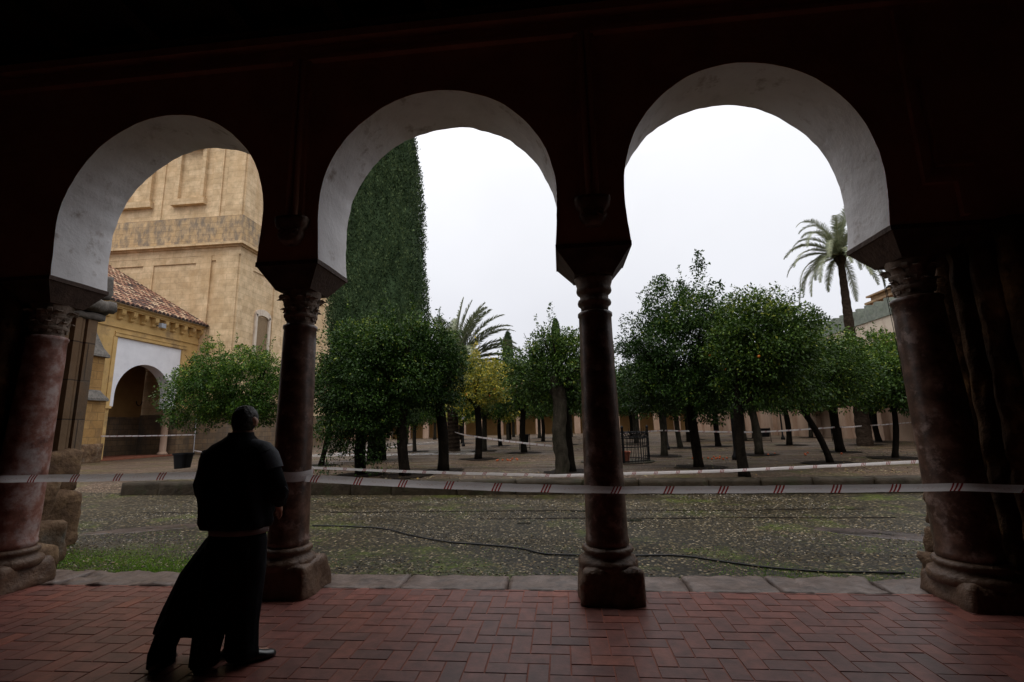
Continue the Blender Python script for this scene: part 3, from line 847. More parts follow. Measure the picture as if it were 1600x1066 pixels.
def column(x, label, shaft_mat, imp, ornate, plinth, seed, r0=.20, r1=.168, lean=0):
    t = thing('stone_column', label, 'column', (x, CY, 0), 'columns of the arcade')
    mb = MB()
    px0, px1, py0, py1, ph = plinth
    mb.rock(px0, px1, py0, py1, -.03, ph, amp=.035, freq=4, res=.035, rnd=.05, seed=seed, taper=.14)
    obj('plinth', mb, 'plinth', t, smooth=True)
    mb = MB()
    b0 = r0 * 1.38
    mb.lathe(x, CY, [(b0, ph - .05), (b0 * 1.02, ph + .005), (b0 * .98, ph + .035), (r0 * 1.14, ph + .06), (r0 * 1.08, ph + .08), (r0 * 1.20, ph + .10), (r0 * 1.22, ph + .12), (r0 * 1.16, ph + .14), (r0 * 1.02, ph + .15)], n=40, wob=.03, seed=seed, lean=lean)
    obj('base', mb, 'plinth', t, smooth=True)
    mb = MB()
    prof = [(r0 * 1.0, ph + .145), (r0 * 1.05, ph + .19), (r0 * 1.04, ph + .21), (r0, ph + .23)]
    for k in range(1, 19):
        u = k / 19; z = ph + .23 + (2.70 - ph - .23) * u
        prof.append((r0 + (r1 - r0) * u ** 1.1, z))
    prof += [(r1, 2.70), (r1 * 1.06, 2.715), (r1 * 1.06, 2.745), (r1 * .95, 2.76)]
    mb.lathe(x, CY, prof, n=44, wob=.025, seed=seed + 3, lean=lean)
    xb = x; x = x + lean
    obj('shaft', mb, shaft_mat, t, smooth=True)
    mb = MB()
    mb.lathe(x, CY, [(.145, 2.755), (.142, 2.80), (.150, 2.82), (.172, 2.84), (.176, 2.86), (.168, 2.885), (.148, 2.90), (.150, 2.94), (.178, 2.965), (.185, 2.985), (.18, 3.01), (.175, 3.03), (.19, 3.08), (.205, 3.135)], n=36, wob=.05, seed=seed)
    if ornate:
        c = (x, CY, 0)
        for k in range(8):
            a = 2 * PI * k / 8
            leafshape(mb, c, Vector((math.cos(a), math.sin(a), 0)), 2.80, .16, .05, (.155, .185), .06)
        for k in range(8):
            a = 2 * PI * (k + .5) / 8
            leafshape(mb, c, Vector((math.cos(a), math.sin(a), 0)), 2.90, .19, .055, (.16, .215), .08)
        for k in range(4):
            a = PI / 4 + PI / 2 * k
            d = Vector((math.cos(a), math.sin(a), 0)); s_ = Vector((-d.y, d.x, 0))
            p = Vector((x, CY, 3.06)) + d * .215
            mb.tube([p - s_ * .022, p + s_ * .022], .026, 12)
    obj('capital', mb, 'capital', t, smooth=not ornate)
    # impost block: vertical fascia then chamfer down to the capital
    mb = MB()
    x0, x1 = imp
    def ring(xa, xb, ya, yb, z): return [(xa, ya, z), (xb, ya, z), (xb, yb, z), (xa, yb, z)]
    cx = x
    rs = [ring(cx - .20, cx + .20, CY - .20, CY + .20, 3.125), ring(cx - .215, cx + .215, CY - .215, CY + .215, 3.15),
          ring(x0 + .012, x1 - .012, YN - .002, YF + .01, 3.345), ring(x0 - .002, x1 + .002, YN - .012, YF + .022, 3.35), ring(x0 - .002, x1 + .002, YN - .012, YF + .022, ZI - .002)]
    v = [p for r in rs for p in r]; f = []
    for i in range(len(rs) - 1):
        for k in range(4): f.append((i * 4 + k, i * 4 + (k + 1) % 4, (i + 1) * 4 + (k + 1) % 4, (i + 1) * 4 + k))
    f.append((3, 2, 1, 0)); f.append(tuple(range(len(v) - 4, len(v))))
    mb.add(v, f, .5)
    obj('impost_block', mb, 'impost', t)
    return t
column(-6.09, 'pale streaked column with carved capital at the far left arch edge', 'marble_pale', (-6.45, -5.676), True, (-6.42, -5.78, 4.62, 5.24, .26), 1, r0=.215, r1=.18, lean=.09)
column(-2.86, 'reddish column with the tape wrapped round it beside the standing figures', 'marble_red', (-3.209, -2.508), True, (-3.16, -2.50, 4.64, 5.24, .30), 2)
column(.395, 'dark column standing free between the middle and right arches', 'marble_red', (.013, .766), False, (.10, .70, 4.60, 5.20, .31), 3)
column(3.61, 'thick mottled column at the right edge of the right arch', 'marble_red', (3.177, 4.0), True, (3.30, 3.98, 4.58, 5.26, .20), 4, r0=.235, r1=.20, lean=-.08)

# inner end piers of rubble and half shafts beside the outer columns
def end_pier(x0, x1, y0, label, sgn):
    t = thing('rubble_pier', label, 'pier', ((x0 + x1) / 2, (y0 + YF) / 2, 0))
    mb = MB()
    z = -.02; k = 0
    while z < ZI - .05:
        h = random.uniform(.20, .34); z1 = min(z + h, ZI - .004)
        xa = x0
        while xa < x1 - .01:
            xb = min(x1, xa + random.uniform(.35, .8))
            if x1 - xb < .2: xb = x1
            mb.rock(xa, xb - .002, y0 + .13 + random.uniform(-.015, .015), YF - .01, z, z1 - .002, amp=.05, freq=6, res=.06, rnd=.012, seed=k + xa)
            xa = xb
        z = z1; k += 1
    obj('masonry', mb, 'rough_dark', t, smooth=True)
    mb = MB()
    xx = x0 if sgn > 0 else x1
    for (dx, dy, r) in ((.02 * sgn, .16, .14), (.02 * sgn, .40, .14), (.03 * sgn, .62, .14), (.10 * sgn, -.02, .13), (.36 * sgn, -.10, .16), (.66 * sgn, -.08, .15), (.95 * sgn, -.12, .17), (1.3 * sgn, -.10, .17), (1.65 * sgn, -.1, .17)):
        z0 = .25
        mb.loft([(xx + dx + .02 * noise.noise(Vector((i * .3, r * 9, x0))), y0 + dy, z0 + (3.36 - z0) * i / 50, r * (1 + .12 * noise.noise(Vector((i * .35, r * 9, x0)))), r * .8) for i in range(51)], n=26, wob=.22, seed=dx * 7)
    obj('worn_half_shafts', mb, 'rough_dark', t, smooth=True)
    mb = MB(); mb.rock(min(x0, x1), max(x0, x1), y0 - .16, y0 + .08, -.02, .34, amp=.04, freq=4, res=.06, rnd=.06, seed=5)
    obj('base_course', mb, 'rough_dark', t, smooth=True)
end_pier(-8.4, -6.3, 4.55, 'dark rubble pier left of the pale streaked column', -1)
end_pier(4.02, 6.2, 4.52, 'dark rubble pier right of the thick mottled column', 1)
mb = MB(); mb.box(-13.2, -8.42, YN, YF, -.02, ZI - .004)  # unseen solid wall added beyond the pier to block light
tag(obj('added_side_wall', mb, 'inner_wall', base=(-10.8, 4.9, 0)), 'unseen blank wall added left of the rubble pier to keep the gallery dark', 'wall')
mb = MB(); mb.box(6.22, 9.2, YN, YF, -.02, ZI - .004)  # same added light block on the right, out of view
tag(obj('added_side_wall', mb, 'inner_wall', base=(7.7, 4.9, 0)), 'unseen blank wall added right of the rubble pier to keep the gallery dark', 'wall')

# ------------------------------------------------------------------ outer buttresses
t = thing('carved_buttress', 'fluted stone buttress with a rough foot just outside the left column', 'buttress', (-8.3, 6.2, 0))
mb = MB()
mb.box(-9.4, -7.98, YF + .13, 7.0, 1.1, 6.5)
obj('wall_block', mb, 'pier', t)
mb = MB()
mb.box(-8.05, -7.80, 5.9, 7.08, 1.38, 3.50)
for (y0_, y1_) in ((5.95, 6.14), (6.22, 6.30), (6.42, 6.62), (6.70, 6.80), (6.90, 7.06)): mb.box(-7.798, -7.70, y0_, y1_, 1.38, 3.50)
mb.tube([(-7.78, 6.36, 1.38), (-7.78, 6.36, 3.5)], .05, 12)
mb.tube([(-7.76, 6.85, 1.38), (-7.76, 6.85, 3.5)], .04, 12)
obj('fluted_pilaster', mb, 'pier', t, smooth=False)
mb = MB()
mb.rock(-8.15, -7.66, 6.42, 7.16, 3.50, 3.62, amp=.02, freq=6, res=.05, rnd=.03, seed=3)
mb.rock(-8.2, -7.56, 6.34, 7.24, 3.64, 3.86, amp=.05, freq=6, res=.05, rnd=.06, seed=8)
mb.rock(-8.2, -7.62, 6.38, 7.2, 3.88, 4.3, amp=.03, freq=6, res=.06, rnd=.03, seed=9)
obj('capital', mb, 'greystone', t, smooth=True)
mb = MB()
mb.rock(-9.3, -7.62, 5.42, 6.3, -.12, .62, amp=.07, freq=2.6, res=.07, rnd=.08, seed=1)
mb.rock(-9.3, -7.56, 6.2, 7.10, -.12, .78, amp=.06, freq=2.6, res=.07, rnd=.08, seed=2)
mb.rock(-9.3, -7.7, 5.5, 6.4, .5, 1.28, amp=.06, freq=2.6, res=.07, rnd=.08, seed=12)
mb.rock(-9.3, -7.64, 6.25, 7.08, .72, 1.38, amp=.05, freq=2.6, res=.07, rnd=.08, seed=13)
mb.rock(-7.5, -6.5, 5.45, 5.9, -.12, .25, amp=.06, freq=3, res=.06, rnd=.1, seed=21)
mb.rock(-7.65, -6.75, 5.5, 6.2, -.12, .5, amp=.07, freq=3, res=.06, rnd=.1, seed=22)
mb.rock(-7.7, -7.0, 5.4, 6.2, .4, 1.05, amp=.06, freq=3, res=.06, rnd=.1, seed=23)
obj('rubble_foot', mb, 'rough', t, smooth=True)

t = thing('outer_rubble_buttress', 'ragged stone buttress foot just outside the right column', 'buttress', (4.5, 6.0, 0))
mb = MB()
for k, (x0, z0, z1, y1) in enumerate(((3.66, -.12, .22, 5.75), (3.74, .20, .50, 5.72), (3.80, .48, .80, 5.74))):
    mb.rock(x0, 5.4, YF + .10, y1, z0, z1, amp=.06, freq=4.5, res=.05, rnd=.06, seed=30 + k)
mb.rock(4.45, 6.0, YF + .13, 6.3, -.1, 1.2, amp=.06, freq=3.2, res=.08, rnd=.07, seed=44)
mb.rock(4.6, 6.0, YF + .13, 6.2, 1.18, 3.3, amp=.06, freq=3.2, res=.08, rnd=.07, seed=45)
obj('masonry', mb, 'rough', t, smooth=True)

# the stepped buttress by the portal with its pointed and domed caps
t = thing('capped_buttress', 'ochre buttress with dark pointed and domed stone caps left of the portal', 'buttress', (-28.6, 26.2, 0))
mb = MB(); mb.box(-29.4, -28.2, 24.9, 27.05, 1.1, 3.72); mb.box(-29.4, -28.35, 25.2, 26.75, 3.72, 6.4)
obj('masonry', mb, 'butt_ochre', t)
mb = MB(); mb.rock(-29.4, -28.1, 24.8, 27.15, -.1, 1.12, amp=.08, freq=2, res=.15, rnd=.08, seed=4)
obj('rubble_foot', mb, 'rough', t, smooth=True)
mb = MB(); mb.loft([(-28.75, 26.0, 3.7, .75, 1.25), (-28.75, 26.0, 3.85, .74, 1.22), (-28.75, 26.0, 4.05, .62, 1.0), (-28.75, 26.0, 4.25, .5, .85), (-28.8, 26.0, 4.35, .5, .8)], n=32, power=6)
obj('domed_cap', mb, 'greystone', t)
mb = MB(); mb.loft([(-28.75, 26.0, 6.4, .72, .98), (-28.75, 26.0, 6.55, .70, .95), (-28.75, 26.0, 7.0, .48, .62), (-28.75, 26.0, 7.8, .22, .3), (-28.75, 26.0, 8.4, .06, .08), (-28.75, 26.0, 8.75, .05, .05)], n=24, power=6)
obj('pointed_cap', mb, 'greystone', t)

# ------------------------------------------------------------------ portal building, left
PXX = -29.0
bld = thing('portal_building', 'ochre portal with tiled hip roof and white round arch at the left', 'building', (-31, 30.5, 0))
mb = MB()
ya, yb, yc, rr_, zs = 22.0, 28.35, 30.6, 2.25, 4.2
def arch_face(mb, X, Y0, Y1, Z0, Z1, yc, r, zs, flip=False, n=32):
    """wall in plane x=X with a round-headed opening reaching down to Z0"""
    pr = [(yc - r, Z0)] + [(yc - r * math.cos(a), zs + r * math.sin(a)) for a in lin(0, PI, n)] + [(yc + r, Z0)]
    poly = [(Y0, Z0)] + pr + [(Y1, Z0), (Y1, Z1), (Y0, Z1)]
    tri = tessellate_polygon([[Vector((y, z, 0)) for y, z in poly]])
    mb.add([(X, y, z) for y, z in poly], [tuple(t) for t in tri], .5)
    return pr
# ochre outer wall with rectangular hole for the white panel
mb.box(PXX - .8, PXX, 22.0, 28.05, -.1, 9.2)
mb.box(PXX - .8, PXX, 33.45, 35.18, 3.45, 9.2)
mb.box(PXX - .8, PXX, 28.05, 33.45, 8.0, 9.2)
obj('ochre_wall', mb, 'ochre', bld)
mb = MB()
mb.box(PXX - .75, PXX + .06, 33.75, 35.19, -.1, 3.44)
obj('stone_dado', mb, 'dado', bld)
mb = MB()
arch_face(mb, PXX - .05, 28.05, 33.45, 3.45, 8.0, yc, rr_, zs)
pr = [(yc - rr_, 3.45)] + [(yc - rr_ * math.cos(a), zs + rr_ * math.sin(a)) for a in lin(0, PI, 32)] + [(yc + rr_, 3.45)]
v = [(PXX - .05, y, z) for y, z in pr] + [(PXX - .85, y, z) for y, z in pr]; n_ = len(pr)
mb.add(v, [(i, i + 1, n_ + i + 1, n_ + i) for i in range(n_ - 1)], .5)
mb.add([(PXX - .05, 28.05, 3.45), (PXX - .05, yc - rr_, 3.45), (PXX - .85, yc - rr_, 3.45), (PXX - .85, 28.05, 3.45)], [(0, 1, 2, 3)])
mb.add([(PXX - .05, yc + rr_, 3.45), (PXX - .05, 33.45, 3.45), (PXX - .85, 33.45, 3.45), (PXX - .85, yc + rr_, 3.45)], [(0, 1, 2, 3)])
obj('white_arch', mb, 'arch_white', bld)
mb = MB()
mb.box(PXX, PXX + .10, 27.8, 33.9, 8.03, 8.22); mb.box(PXX, PXX + .07, 27.8, 33.9, 8.27, 8.36); mb.box(PXX, PXX + .05, 27.75, 28.02, 3.45, 8.02); mb.box(PXX, PXX + .05, 33.48, 33.7, 3.45, 8.02)
mb.box(PXX, PXX + .08, 22, 35.15, 8.62, 8.72)
mb.box(PXX, PXX + .12, 27.6, 28.1, 3.3, 3.46)
mb.box(PXX, PXX + .42, 22, 35.15, 9.88, 10.02); mb.box(PXX, PXX + .5, 22, 35.15, 10.02, 10.10); mb.box(PXX - .8, PXX + .36, 22, 35.16, 9.80, 9.88)
mb.box(PXX - .8, PXX + .02, 22, 35.16, 9.2, 9.80)
obj('cornice_bands', mb, 'ochre', bld)
for k in range(13):
    y = 24.4 + k * .88
    mb = MB()
    w = .15
    sec = [(0, 9.15), (.10, 9.17), (.17, 9.24), (.16, 9.32), (.22, 9.40), (.33, 9.46), (.38, 9.55), (.38, 9.79), (0, 9.79)]
    v = [(PXX + .022 + a, y - w, z) for a, z in sec] + [(PXX + .022 + a, y + w, z) for a, z in sec]; m_ = len(sec)
    mb.add(v, [(i, (i + 1) % m_, m_ + (i + 1) % m_, m_ + i) for i in range(m_)] + [tuple(reversed(range(m_))), tuple(range(m_, 2 * m_))], .5)
    obj('corbel', mb, 'ochre', bld)
# interior of the portal
mb = MB(); mb.box(-33.6, -33.4, 22, 35.1, 2.95, 9.0)
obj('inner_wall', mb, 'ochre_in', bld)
mb = MB(); mb.box(-33.62, -33.36, 22, 35.1, -.1, 2.949)
obj('inner_dado', mb, 'dado', bld)
mb = MB(); mb.box(-33.6, PXX - .86, 22, 35.1, 8.6, 8.8); mb.box(-33.39, PXX - .86, 22.0, 22.2, -.1, 8.59)
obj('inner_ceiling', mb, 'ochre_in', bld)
mb = MB(); mb.box(-33.35, PXX + .1, 27.1, 33.7, -.08, .10)
obj('step', mb, 'red_step', bld)
mb = MB(); mb.tube([(-33.36 + .08, 34.7 + .26 * math.cos(a), 4.2 + .34 * math.sin(a)) for a in lin(PI * 1.0, PI * 2.0, 9)], .035, 8)
obj('wall_hook', mb, 'iron', bld)
mb = MB(); mb.lathe(PXX - .42, 33.1, [(.34, .1), (.34, .2), (.26, .28), (.22, .34), (.22, 3.0), (.26, 3.05), (.23, 3.1), (.34, 3.4), (.36, 3.445)], n=24)
obj('portal_column', mb, 'pink', bld, smooth=True)
# tiled roof: barrel tiles as real corrugation, tile by tile
random.seed(7)
mb = MB()
slope = .59
def rz_(x): return 10.12 + (PXX + .75 - x) * slope
yy = 21.5
while yy < 34.9:
    c = 0; x = PXX + .75
    while x > -41:
        x2 = x - .50; r = random.random()
        o = len(mb.v); n_ = 6
        lift = .06
        for (xx, dz, w) in ((x, lift, .135), (x2, .0, .105)):
            for k in range(n_ + 1):
                a = PI * k / n_
                mb.v.append((xx, yy + .14 - w * math.cos(a), rz_(xx) + dz + .11 * math.sin(a)))
        for k in range(n_):
            mb.f.append((o + k, o + k + 1, o + n_ + 2 + k, o + n_ + 1 + k)); mb.r.append(r)
        # dark fan over the tile's open end: the hollow's shade put into the colour
        o2 = len(mb.v); mb.v.append((x, yy + .13, rz_(x)))
        for k in range(n_): mb.f.append((o + k, o2, o + k + 1)); mb.r.append(0.0)
        # channel tile beside it
        o = len(mb.v)
        for xx, dz in ((x, .0), (x2, -.03)):
            for yq, zq in ((yy + .26, .02), (yy + .32, -.02), (yy + .38, .02)):
                mb.v.append((xx, yq, rz_(xx) + dz + zq))
        mb.f.append((o, o + 1, o + 4, o + 3)); mb.r.append(r * .3); mb.f.append((o + 1, o + 2, o + 5, o + 4)); mb.r.append(r * .3)
        x = x2 + .05
    yy += .36
obj('roof', mb, 'tile', bld)
mb = MB()
mb.add([(PXX + .7, 21.5, rz_(PXX + .7) - .06), (PXX + .7, 35.15, rz_(PXX + .7) - .06), (-41, 35.15, rz_(-41) - .06), (-41, 21.5, rz_(-41) - .06)], [(0, 1, 2, 3)])
obj('roof_underlay', mb, 'greystone', bld)
for (y, z) in ((25.9, 9.5), (30.9, 9.35)):
    mb = MB(); mb.box(PXX + .38, PXX + .62, y - .2, y + .2, z - .18, z + .14); mb.box(PXX + .02, PXX + .40, y - .04, y + .04, z - .04, z + .04)
    tag(obj('floodlight', mb, 'floodlight', base=(PXX + .4, y, z)), 'small grey floodlight under the portal eaves %s' % ('near the dark capital' if y < 28 else 'above the middle of the white arch'), 'floodlight')

# ------------------------------------------------------------------ bell tower
tw = thing('bell_tower', 'massive honey coloured stone tower behind the tiled portal', 'tower', (-34, 42, 0))
TX, TY = -26.15, 35.2
mb = MB()
mb.box(-46, TX, TY, 52, -.1, 16.25)                      # lower shaft core
mb.box(-46, TX + .12, TY - .12, 52.1, 16.25, 16.9)
obj('lower_wall', mb, 'tower', tw)
mb = MB()
# raised strips framing the sunk panels (front face)
def fr(mb, x0, x1, z0, z1, d=.12): mb.box(x0, x1, TY - d, TY - .002, z0, z1)
fr(mb, TX - 2.0, TX, -.1, 16.24); fr(mb, -29.25, -28.55, -.1, 16.24, .16)
fr(mb, -29.95, -29.25, -.1, 16.24, .10); fr(mb, -34.75, -33.8, -.1, 16.24, .10); fr(mb, -33.8, -29.95, 15.65, 16.24, .10)
fr(mb, -28.55, TX - 2.0, 15.8, 16.24, .10)
fr(mb, -42, -34.75, 15.65, 16.24, .10)
# side face strips
def sd(mb, y0, y1, z0, z1, d=.12): mb.box(TX + .002, TX + d, y0, y1, z0, z1)
sd(mb, TY, TY + 1.7, -.1, 16.24); sd(mb, 40.1, 41.4, -.1, 16.24); sd(mb, TY + 1.7, 40.1, 15.4, 16.24, .10); sd(mb, 41.4, 52, 15.4, 16.24, .10); sd(mb, 46.5, 47.4, -.1, 15.399)
obj('raised_strips', mb, 'tower', tw)
mb = MB()
mb.box(-46, TX + .28, TY - .28, 52.2, 16.9, 17.02); mb.box(-46, TX + .55, TY - .55, 52.4, 17.02, 17.22); mb.box(-46, TX + .35, TY - .35, 52.3, 17.22, 17.30)
obj('cornice', mb, 'tower', tw)
mb = MB(); mb.box(-46, TX, TY, 52, 17.30, 19.8)
obj('weathered_band', mb, 'tower_dark', tw)
mb = MB()
mb.box(-46, TX - .25, TY + .25, 51.7, 19.8, 36)
obj('upper_wall', mb, 'tower', tw)
mb = MB()
U = TY + .25
def fu(mb, x0, x1, z0, z1, d=.14): mb.box(x0, x1, U - d, U - .002, z0, z1)
fu(mb, TX - 1.75, TX - .25, 19.8, 36, .16); fu(mb, -29.3, -28.45, 19.8, 36, .12)
# frames round the two blind windows, leaving sunk niches
for (a, b) in ((-32.35, -30.35), (-37.3, -35.35)):
    fu(mb, a - .35, a, 21.6, 27.3, .30); fu(mb, b, b + .35, 21.6, 27.3, .30); fu(mb, a - .35, b + .35, 26.4, 27.3, .55)
    fu(mb, a - .55, b + .55, 21.05, 21.6, .40)
fu(mb, -34.65, -33.95, 19.8, 36, .08)
mb.box(TX - .248, TX - .10, TY + .25, TY + 1.6, 19.8, 36); mb.box(TX - .248, TX - .12, 40.1, 41.4, 19.8, 36)
obj('upper_strips', mb, 'tower', tw)
# blind side window with pale frame
wf = MB()
y0, y1 = 37.95, 39.55
wf.box(TX + .002, TX + .16, y0 - .3, y0, 7.5, 11.75); wf.box(TX + .002, TX + .16, y1, y1 + .3, 7.5, 11.75)
v = []
for a in lin(0, PI, 12): v.append((38.75 - 1.1 * math.cos(a), 11.75 + .55 * math.sin(a)))
for a in lin(PI, 0, 12): v.append((38.75 - .80 * math.cos(a), 11.45 + .30 * math.sin(a)))
n_ = len(v)
tri = tessellate_polygon([[Vector((y, z, 0)) for y, z in v]])
wf.add([(TX + .16, y, z) for y, z in v], [tuple(t) for t in tri])
wf.add([(TX + .16, y, z) for y, z in v] + [(TX + .002, y, z) for y, z in v], [(i, (i + 1) % n_, n_ + (i + 1) % n_, n_ + i) for i in range(n_)])
w_ = obj('window', wf, 'cream', tw)
mb = MB(); mb.box(TX - .0, TX + .03, y0, y1, 7.5, 11.6)
obj('shutter', mb, 'window_dark', w_)
mb = MB(); mb.box(-46, TX + .22, TY - .2, 52.3, -.12, 3.1)
obj('plinth_course', mb, 'dado', tw)
mb = MB(); mb.box(TX + .22, TX + .9, 42.5, 47, -.12, .30); mb.box(TX + .22, TX + .6, 42.7, 46.8, .30, .5)
obj('steps', mb, 'greystone', tw)

# ------------------------------------------------------------------ east range, right
er = thing('east_range', 'low pinkish walled range with cream upper wall and small roofs at the right', 'building', (22, 45, 0))
XE = 19.5
mb = MB(); mb.box(XE, XE + .6, 14, 76, -.1, 5.8)
obj('lower_wall', mb, 'pink', er)
for k in range(16):
    y = 16 + k * 3.75
    mb = MB(); mb.box(XE - .35, XE - .002, y, y + .9, -.1, 4.9)
    obj('buttress', mb, 'pink', er)
mb = MB()
yq = 14.0
while yq < 76:
    r = random.random()
    o = len(mb.v)
    for xx, zz in ((XE - .35, 5.85), (XE + .9, 6.25)):
        for k in range(5):
            a = PI * k / 4; mb.v.append((xx, yq + .13 - .12 * math.cos(a), zz + .1 * math.sin(a)))
    for k in range(4): mb.f.append((o + k, o + k + 1, o + 6 + k, o + 5 + k)); mb.r.append(r)
    yq += .27
mb.box(XE - .33, XE + .85, 14, 76, 5.801, 5.84, .1)
obj('tile_coping', mb, 'tile', er)
mb = MB(); mb.box(XE + .62, XE + 1.2, 14, 76, 5.85, 7.75)
obj('upper_wall', mb, 'cream', er)
mb = MB(); mb.box(XE + .55, XE + 1.25, 14, 76, 7.75, 8.15)
y = 14.0
while y < 76:
    mb.box(XE + .56, XE + 1.24, y, y + .55, 8.15, 8.55); mb.box(XE + .56, XE + 1.24, y + .14, y + .41, 8.55, 8.85)
    y += .95
obj('crenellated_parapet', mb, 'crenel', er)
for k, yq in enumerate((17, 24, 31.0, 38, 45)):
    mb = MB()
    mb.add([(XE + 2.0, yq, 7.8), (XE + 2.0, yq + 5.6, 7.8), (XE + 9, yq + 5.6, 7.8), (XE + 9, yq, 7.8), (XE + 2.0, yq + 2.8, 9.3), (XE + 9, yq + 2.8, 9.3)], [(0, 1, 4), (2, 3, 5), (1, 2, 5, 4), (3, 0, 4, 5)], .8)
    obj('gable_roof', mb, 'tile', er)
mb = MB(); mb.box(22.5, 26, 32.0, 35.8, 7.8, 9.7); mb.box(22.3, 26.2, 31.8, 36.0, 9.7, 9.85); mb.box(22.6, 25.9, 32.1, 35.7, 9.85, 10.2); mb.box(22.4, 26.1, 31.9, 35.9, 10.2, 10.32)
obj('roof_turret', mb, 'turret', er)

# ------------------------------------------------------------------ north range, far
nr = thing('north_range', 'far ochre arcaded range closing the court beyond the trees', 'building', (-6, 77, 0))
mb = MB(); mb.box(-50, 24, 78.5, 79, -.1, 8)
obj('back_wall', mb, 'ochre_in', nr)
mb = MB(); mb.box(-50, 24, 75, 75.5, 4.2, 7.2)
obj('upper_wall', mb, 'ochre', nr)
for k in range(25):
    x = -49 + k * 3.0
    mb = MB(); mb.box(x, x + .9, 75, 75.5, -.1, 4.199)
    obj('pier', mb, 'pink', nr)
mb = MB()
mb.add([(-50, 74.6, 7.2), (24, 74.6, 7.2), (24, 82, 9.6), (-50, 82, 9.6)], [(0, 1, 2, 3)], .6)
obj('roof', mb, 'tile', nr)
mb = MB(); mb.box(-50, 24, 75.5, 78.4, 7.0, 7.15)
obj('arcade_ceiling', mb, 'ceiling', nr)

# ------------------------------------------------------------------ trees
def mesh_from_np(name, V, F, rnd, material):
    me = bpy.data.meshes.new(name)
    nv, nf = len(V), len(F)
    me.vertices.add(nv); me.vertices.foreach_set('co', np.asarray(V, np.float32).ravel())
    k = F.shape[1]
    me.loops.add(nf * k); me.loops.foreach_set('vertex_index', F.astype(np.int32).ravel())
    me.polygons.add(nf)
    me.polygons.foreach_set('loop_start', np.arange(0, nf * k, k, dtype=np.int32))
    me.polygons.foreach_set('loop_total', np.full(nf, k, np.int32))
    a = me.attributes.new('rnd', 'FLOAT', 'FACE'); a.data.foreach_set('value', np.asarray(rnd, np.float32))
    me.update(); me.validate()
    me.materials.append(MAT[material])
    return me

def leaf_quads(rng, P, Nrm, size, droop=.25):
    """pointed leaves with a fold; P positions, Nrm outward directions"""
    n = len(P)
    d = rng.normal(size=(n, 3)) * .8 + Nrm * .9
    d[:, 2] -= droop
    d /= np.linalg.norm(d, axis=1)[:, None] + 1e-9
    u = np.cross(d, rng.normal(size=(n, 3)) + np.array([0, 0, 1.5]))
    u /= np.linalg.norm(u, axis=1)[:, None] + 1e-9
    w = np.cross(u, d)
    s = size * rng.uniform(.65, 1.25, size=(n, 1))
    a = P; b = P + d * s * .5 + u * s * .24 + w * s * .06; c = P + d * s; e = P + d * s * .5 - u * s * .24 + w * s * .06
    V = np.stack([a, b, c, e], 1).reshape(-1, 3)
    F = np.arange(n * 4).reshape(n, 4)
    return V, F

def crown_cloud(rng, rx, ry, rz, clumps, per, csize, size, shape_seed, flat_bottom=.6, shoots=0, skirt=0):
    """leaf clumps through the volume of an uneven crown, centre at 0"""
    Ps, Ns, Rs = [], [], []
    for k in range(clumps):
        v = rng.normal(size=3); v /= np.linalg.norm(v)
        if v[2] < -flat_bottom: v[2] = -flat_bottom * rng.uniform(.6, 1)
        q = 1 + .22 * noise.noise(Vector((v[0] * 1.6 + shape_seed, v[1] * 1.6, v[2] * 1.6)))
        rad = (rng.uniform(.10, 1) ** .45) * q
        c = v * rad * np.array([rx, ry, rz]) * (1 - .3 * csize / max(rx, .5))
        cs = csize * rng.uniform(.6, 1.3)
        m = int(per * rng.uniform(.6, 1.3))
        p = rng.normal(size=(m, 3)); p /= np.linalg.norm(p, axis=1)[:, None]
        rr = rng.uniform(.35, 1, size=(m, 1)) ** .5
        pos = c + p * rr * cs * np.array([1.1, 1.1, .8])
        Ps.append(pos); Ns.append(p * .7 + v * .6)
        tone = rng.uniform(-.18, .18)
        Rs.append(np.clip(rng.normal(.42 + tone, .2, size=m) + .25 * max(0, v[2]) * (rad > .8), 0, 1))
    for k in range(shoots):
        a = rng.uniform(0, 2 * PI); r0 = rng.uniform(0, .65)
        base = np.array([rx * r0 * math.cos(a), ry * r0 * math.sin(a), rz * math.sqrt(1 - r0 * r0) * .85])
        L_ = rng.uniform(.35, .9); dr = np.array([math.cos(a) * .25, math.sin(a) * .25, 1.0]) + rng.normal(size=3) * .12
        m = int(70 * L_)
        tt = rng.uniform(0, 1, size=(m, 1))
        pos = base + dr * tt * L_ + rng.normal(size=(m, 3)) * .07 * (1.2 - tt)
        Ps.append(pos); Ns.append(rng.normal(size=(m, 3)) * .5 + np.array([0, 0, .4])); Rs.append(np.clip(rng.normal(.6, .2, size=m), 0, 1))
    for k in range(skirt):
        a = rng.uniform(0, 2 * PI); r0 = rng.uniform(.3, .95)
        c = np.array([rx * r0 * math.cos(a) * .8, ry * r0 * math.sin(a) * .8, -rz * rng.uniform(.6, 1.3)])
        m = int(per * .7)
        p = rng.normal(size=(m, 3)); pos = c + p * csize * .55 * np.array([.8, .8, 1.1])
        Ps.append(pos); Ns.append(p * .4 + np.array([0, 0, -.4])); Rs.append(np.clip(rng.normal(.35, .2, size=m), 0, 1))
    P = np.concatenate(Ps); Nn = np.concatenate(Ns); Rn = np.concatenate(Rs)
    V, F = leaf_quads(rng, P, Nn, size)
    return V, F, Rn

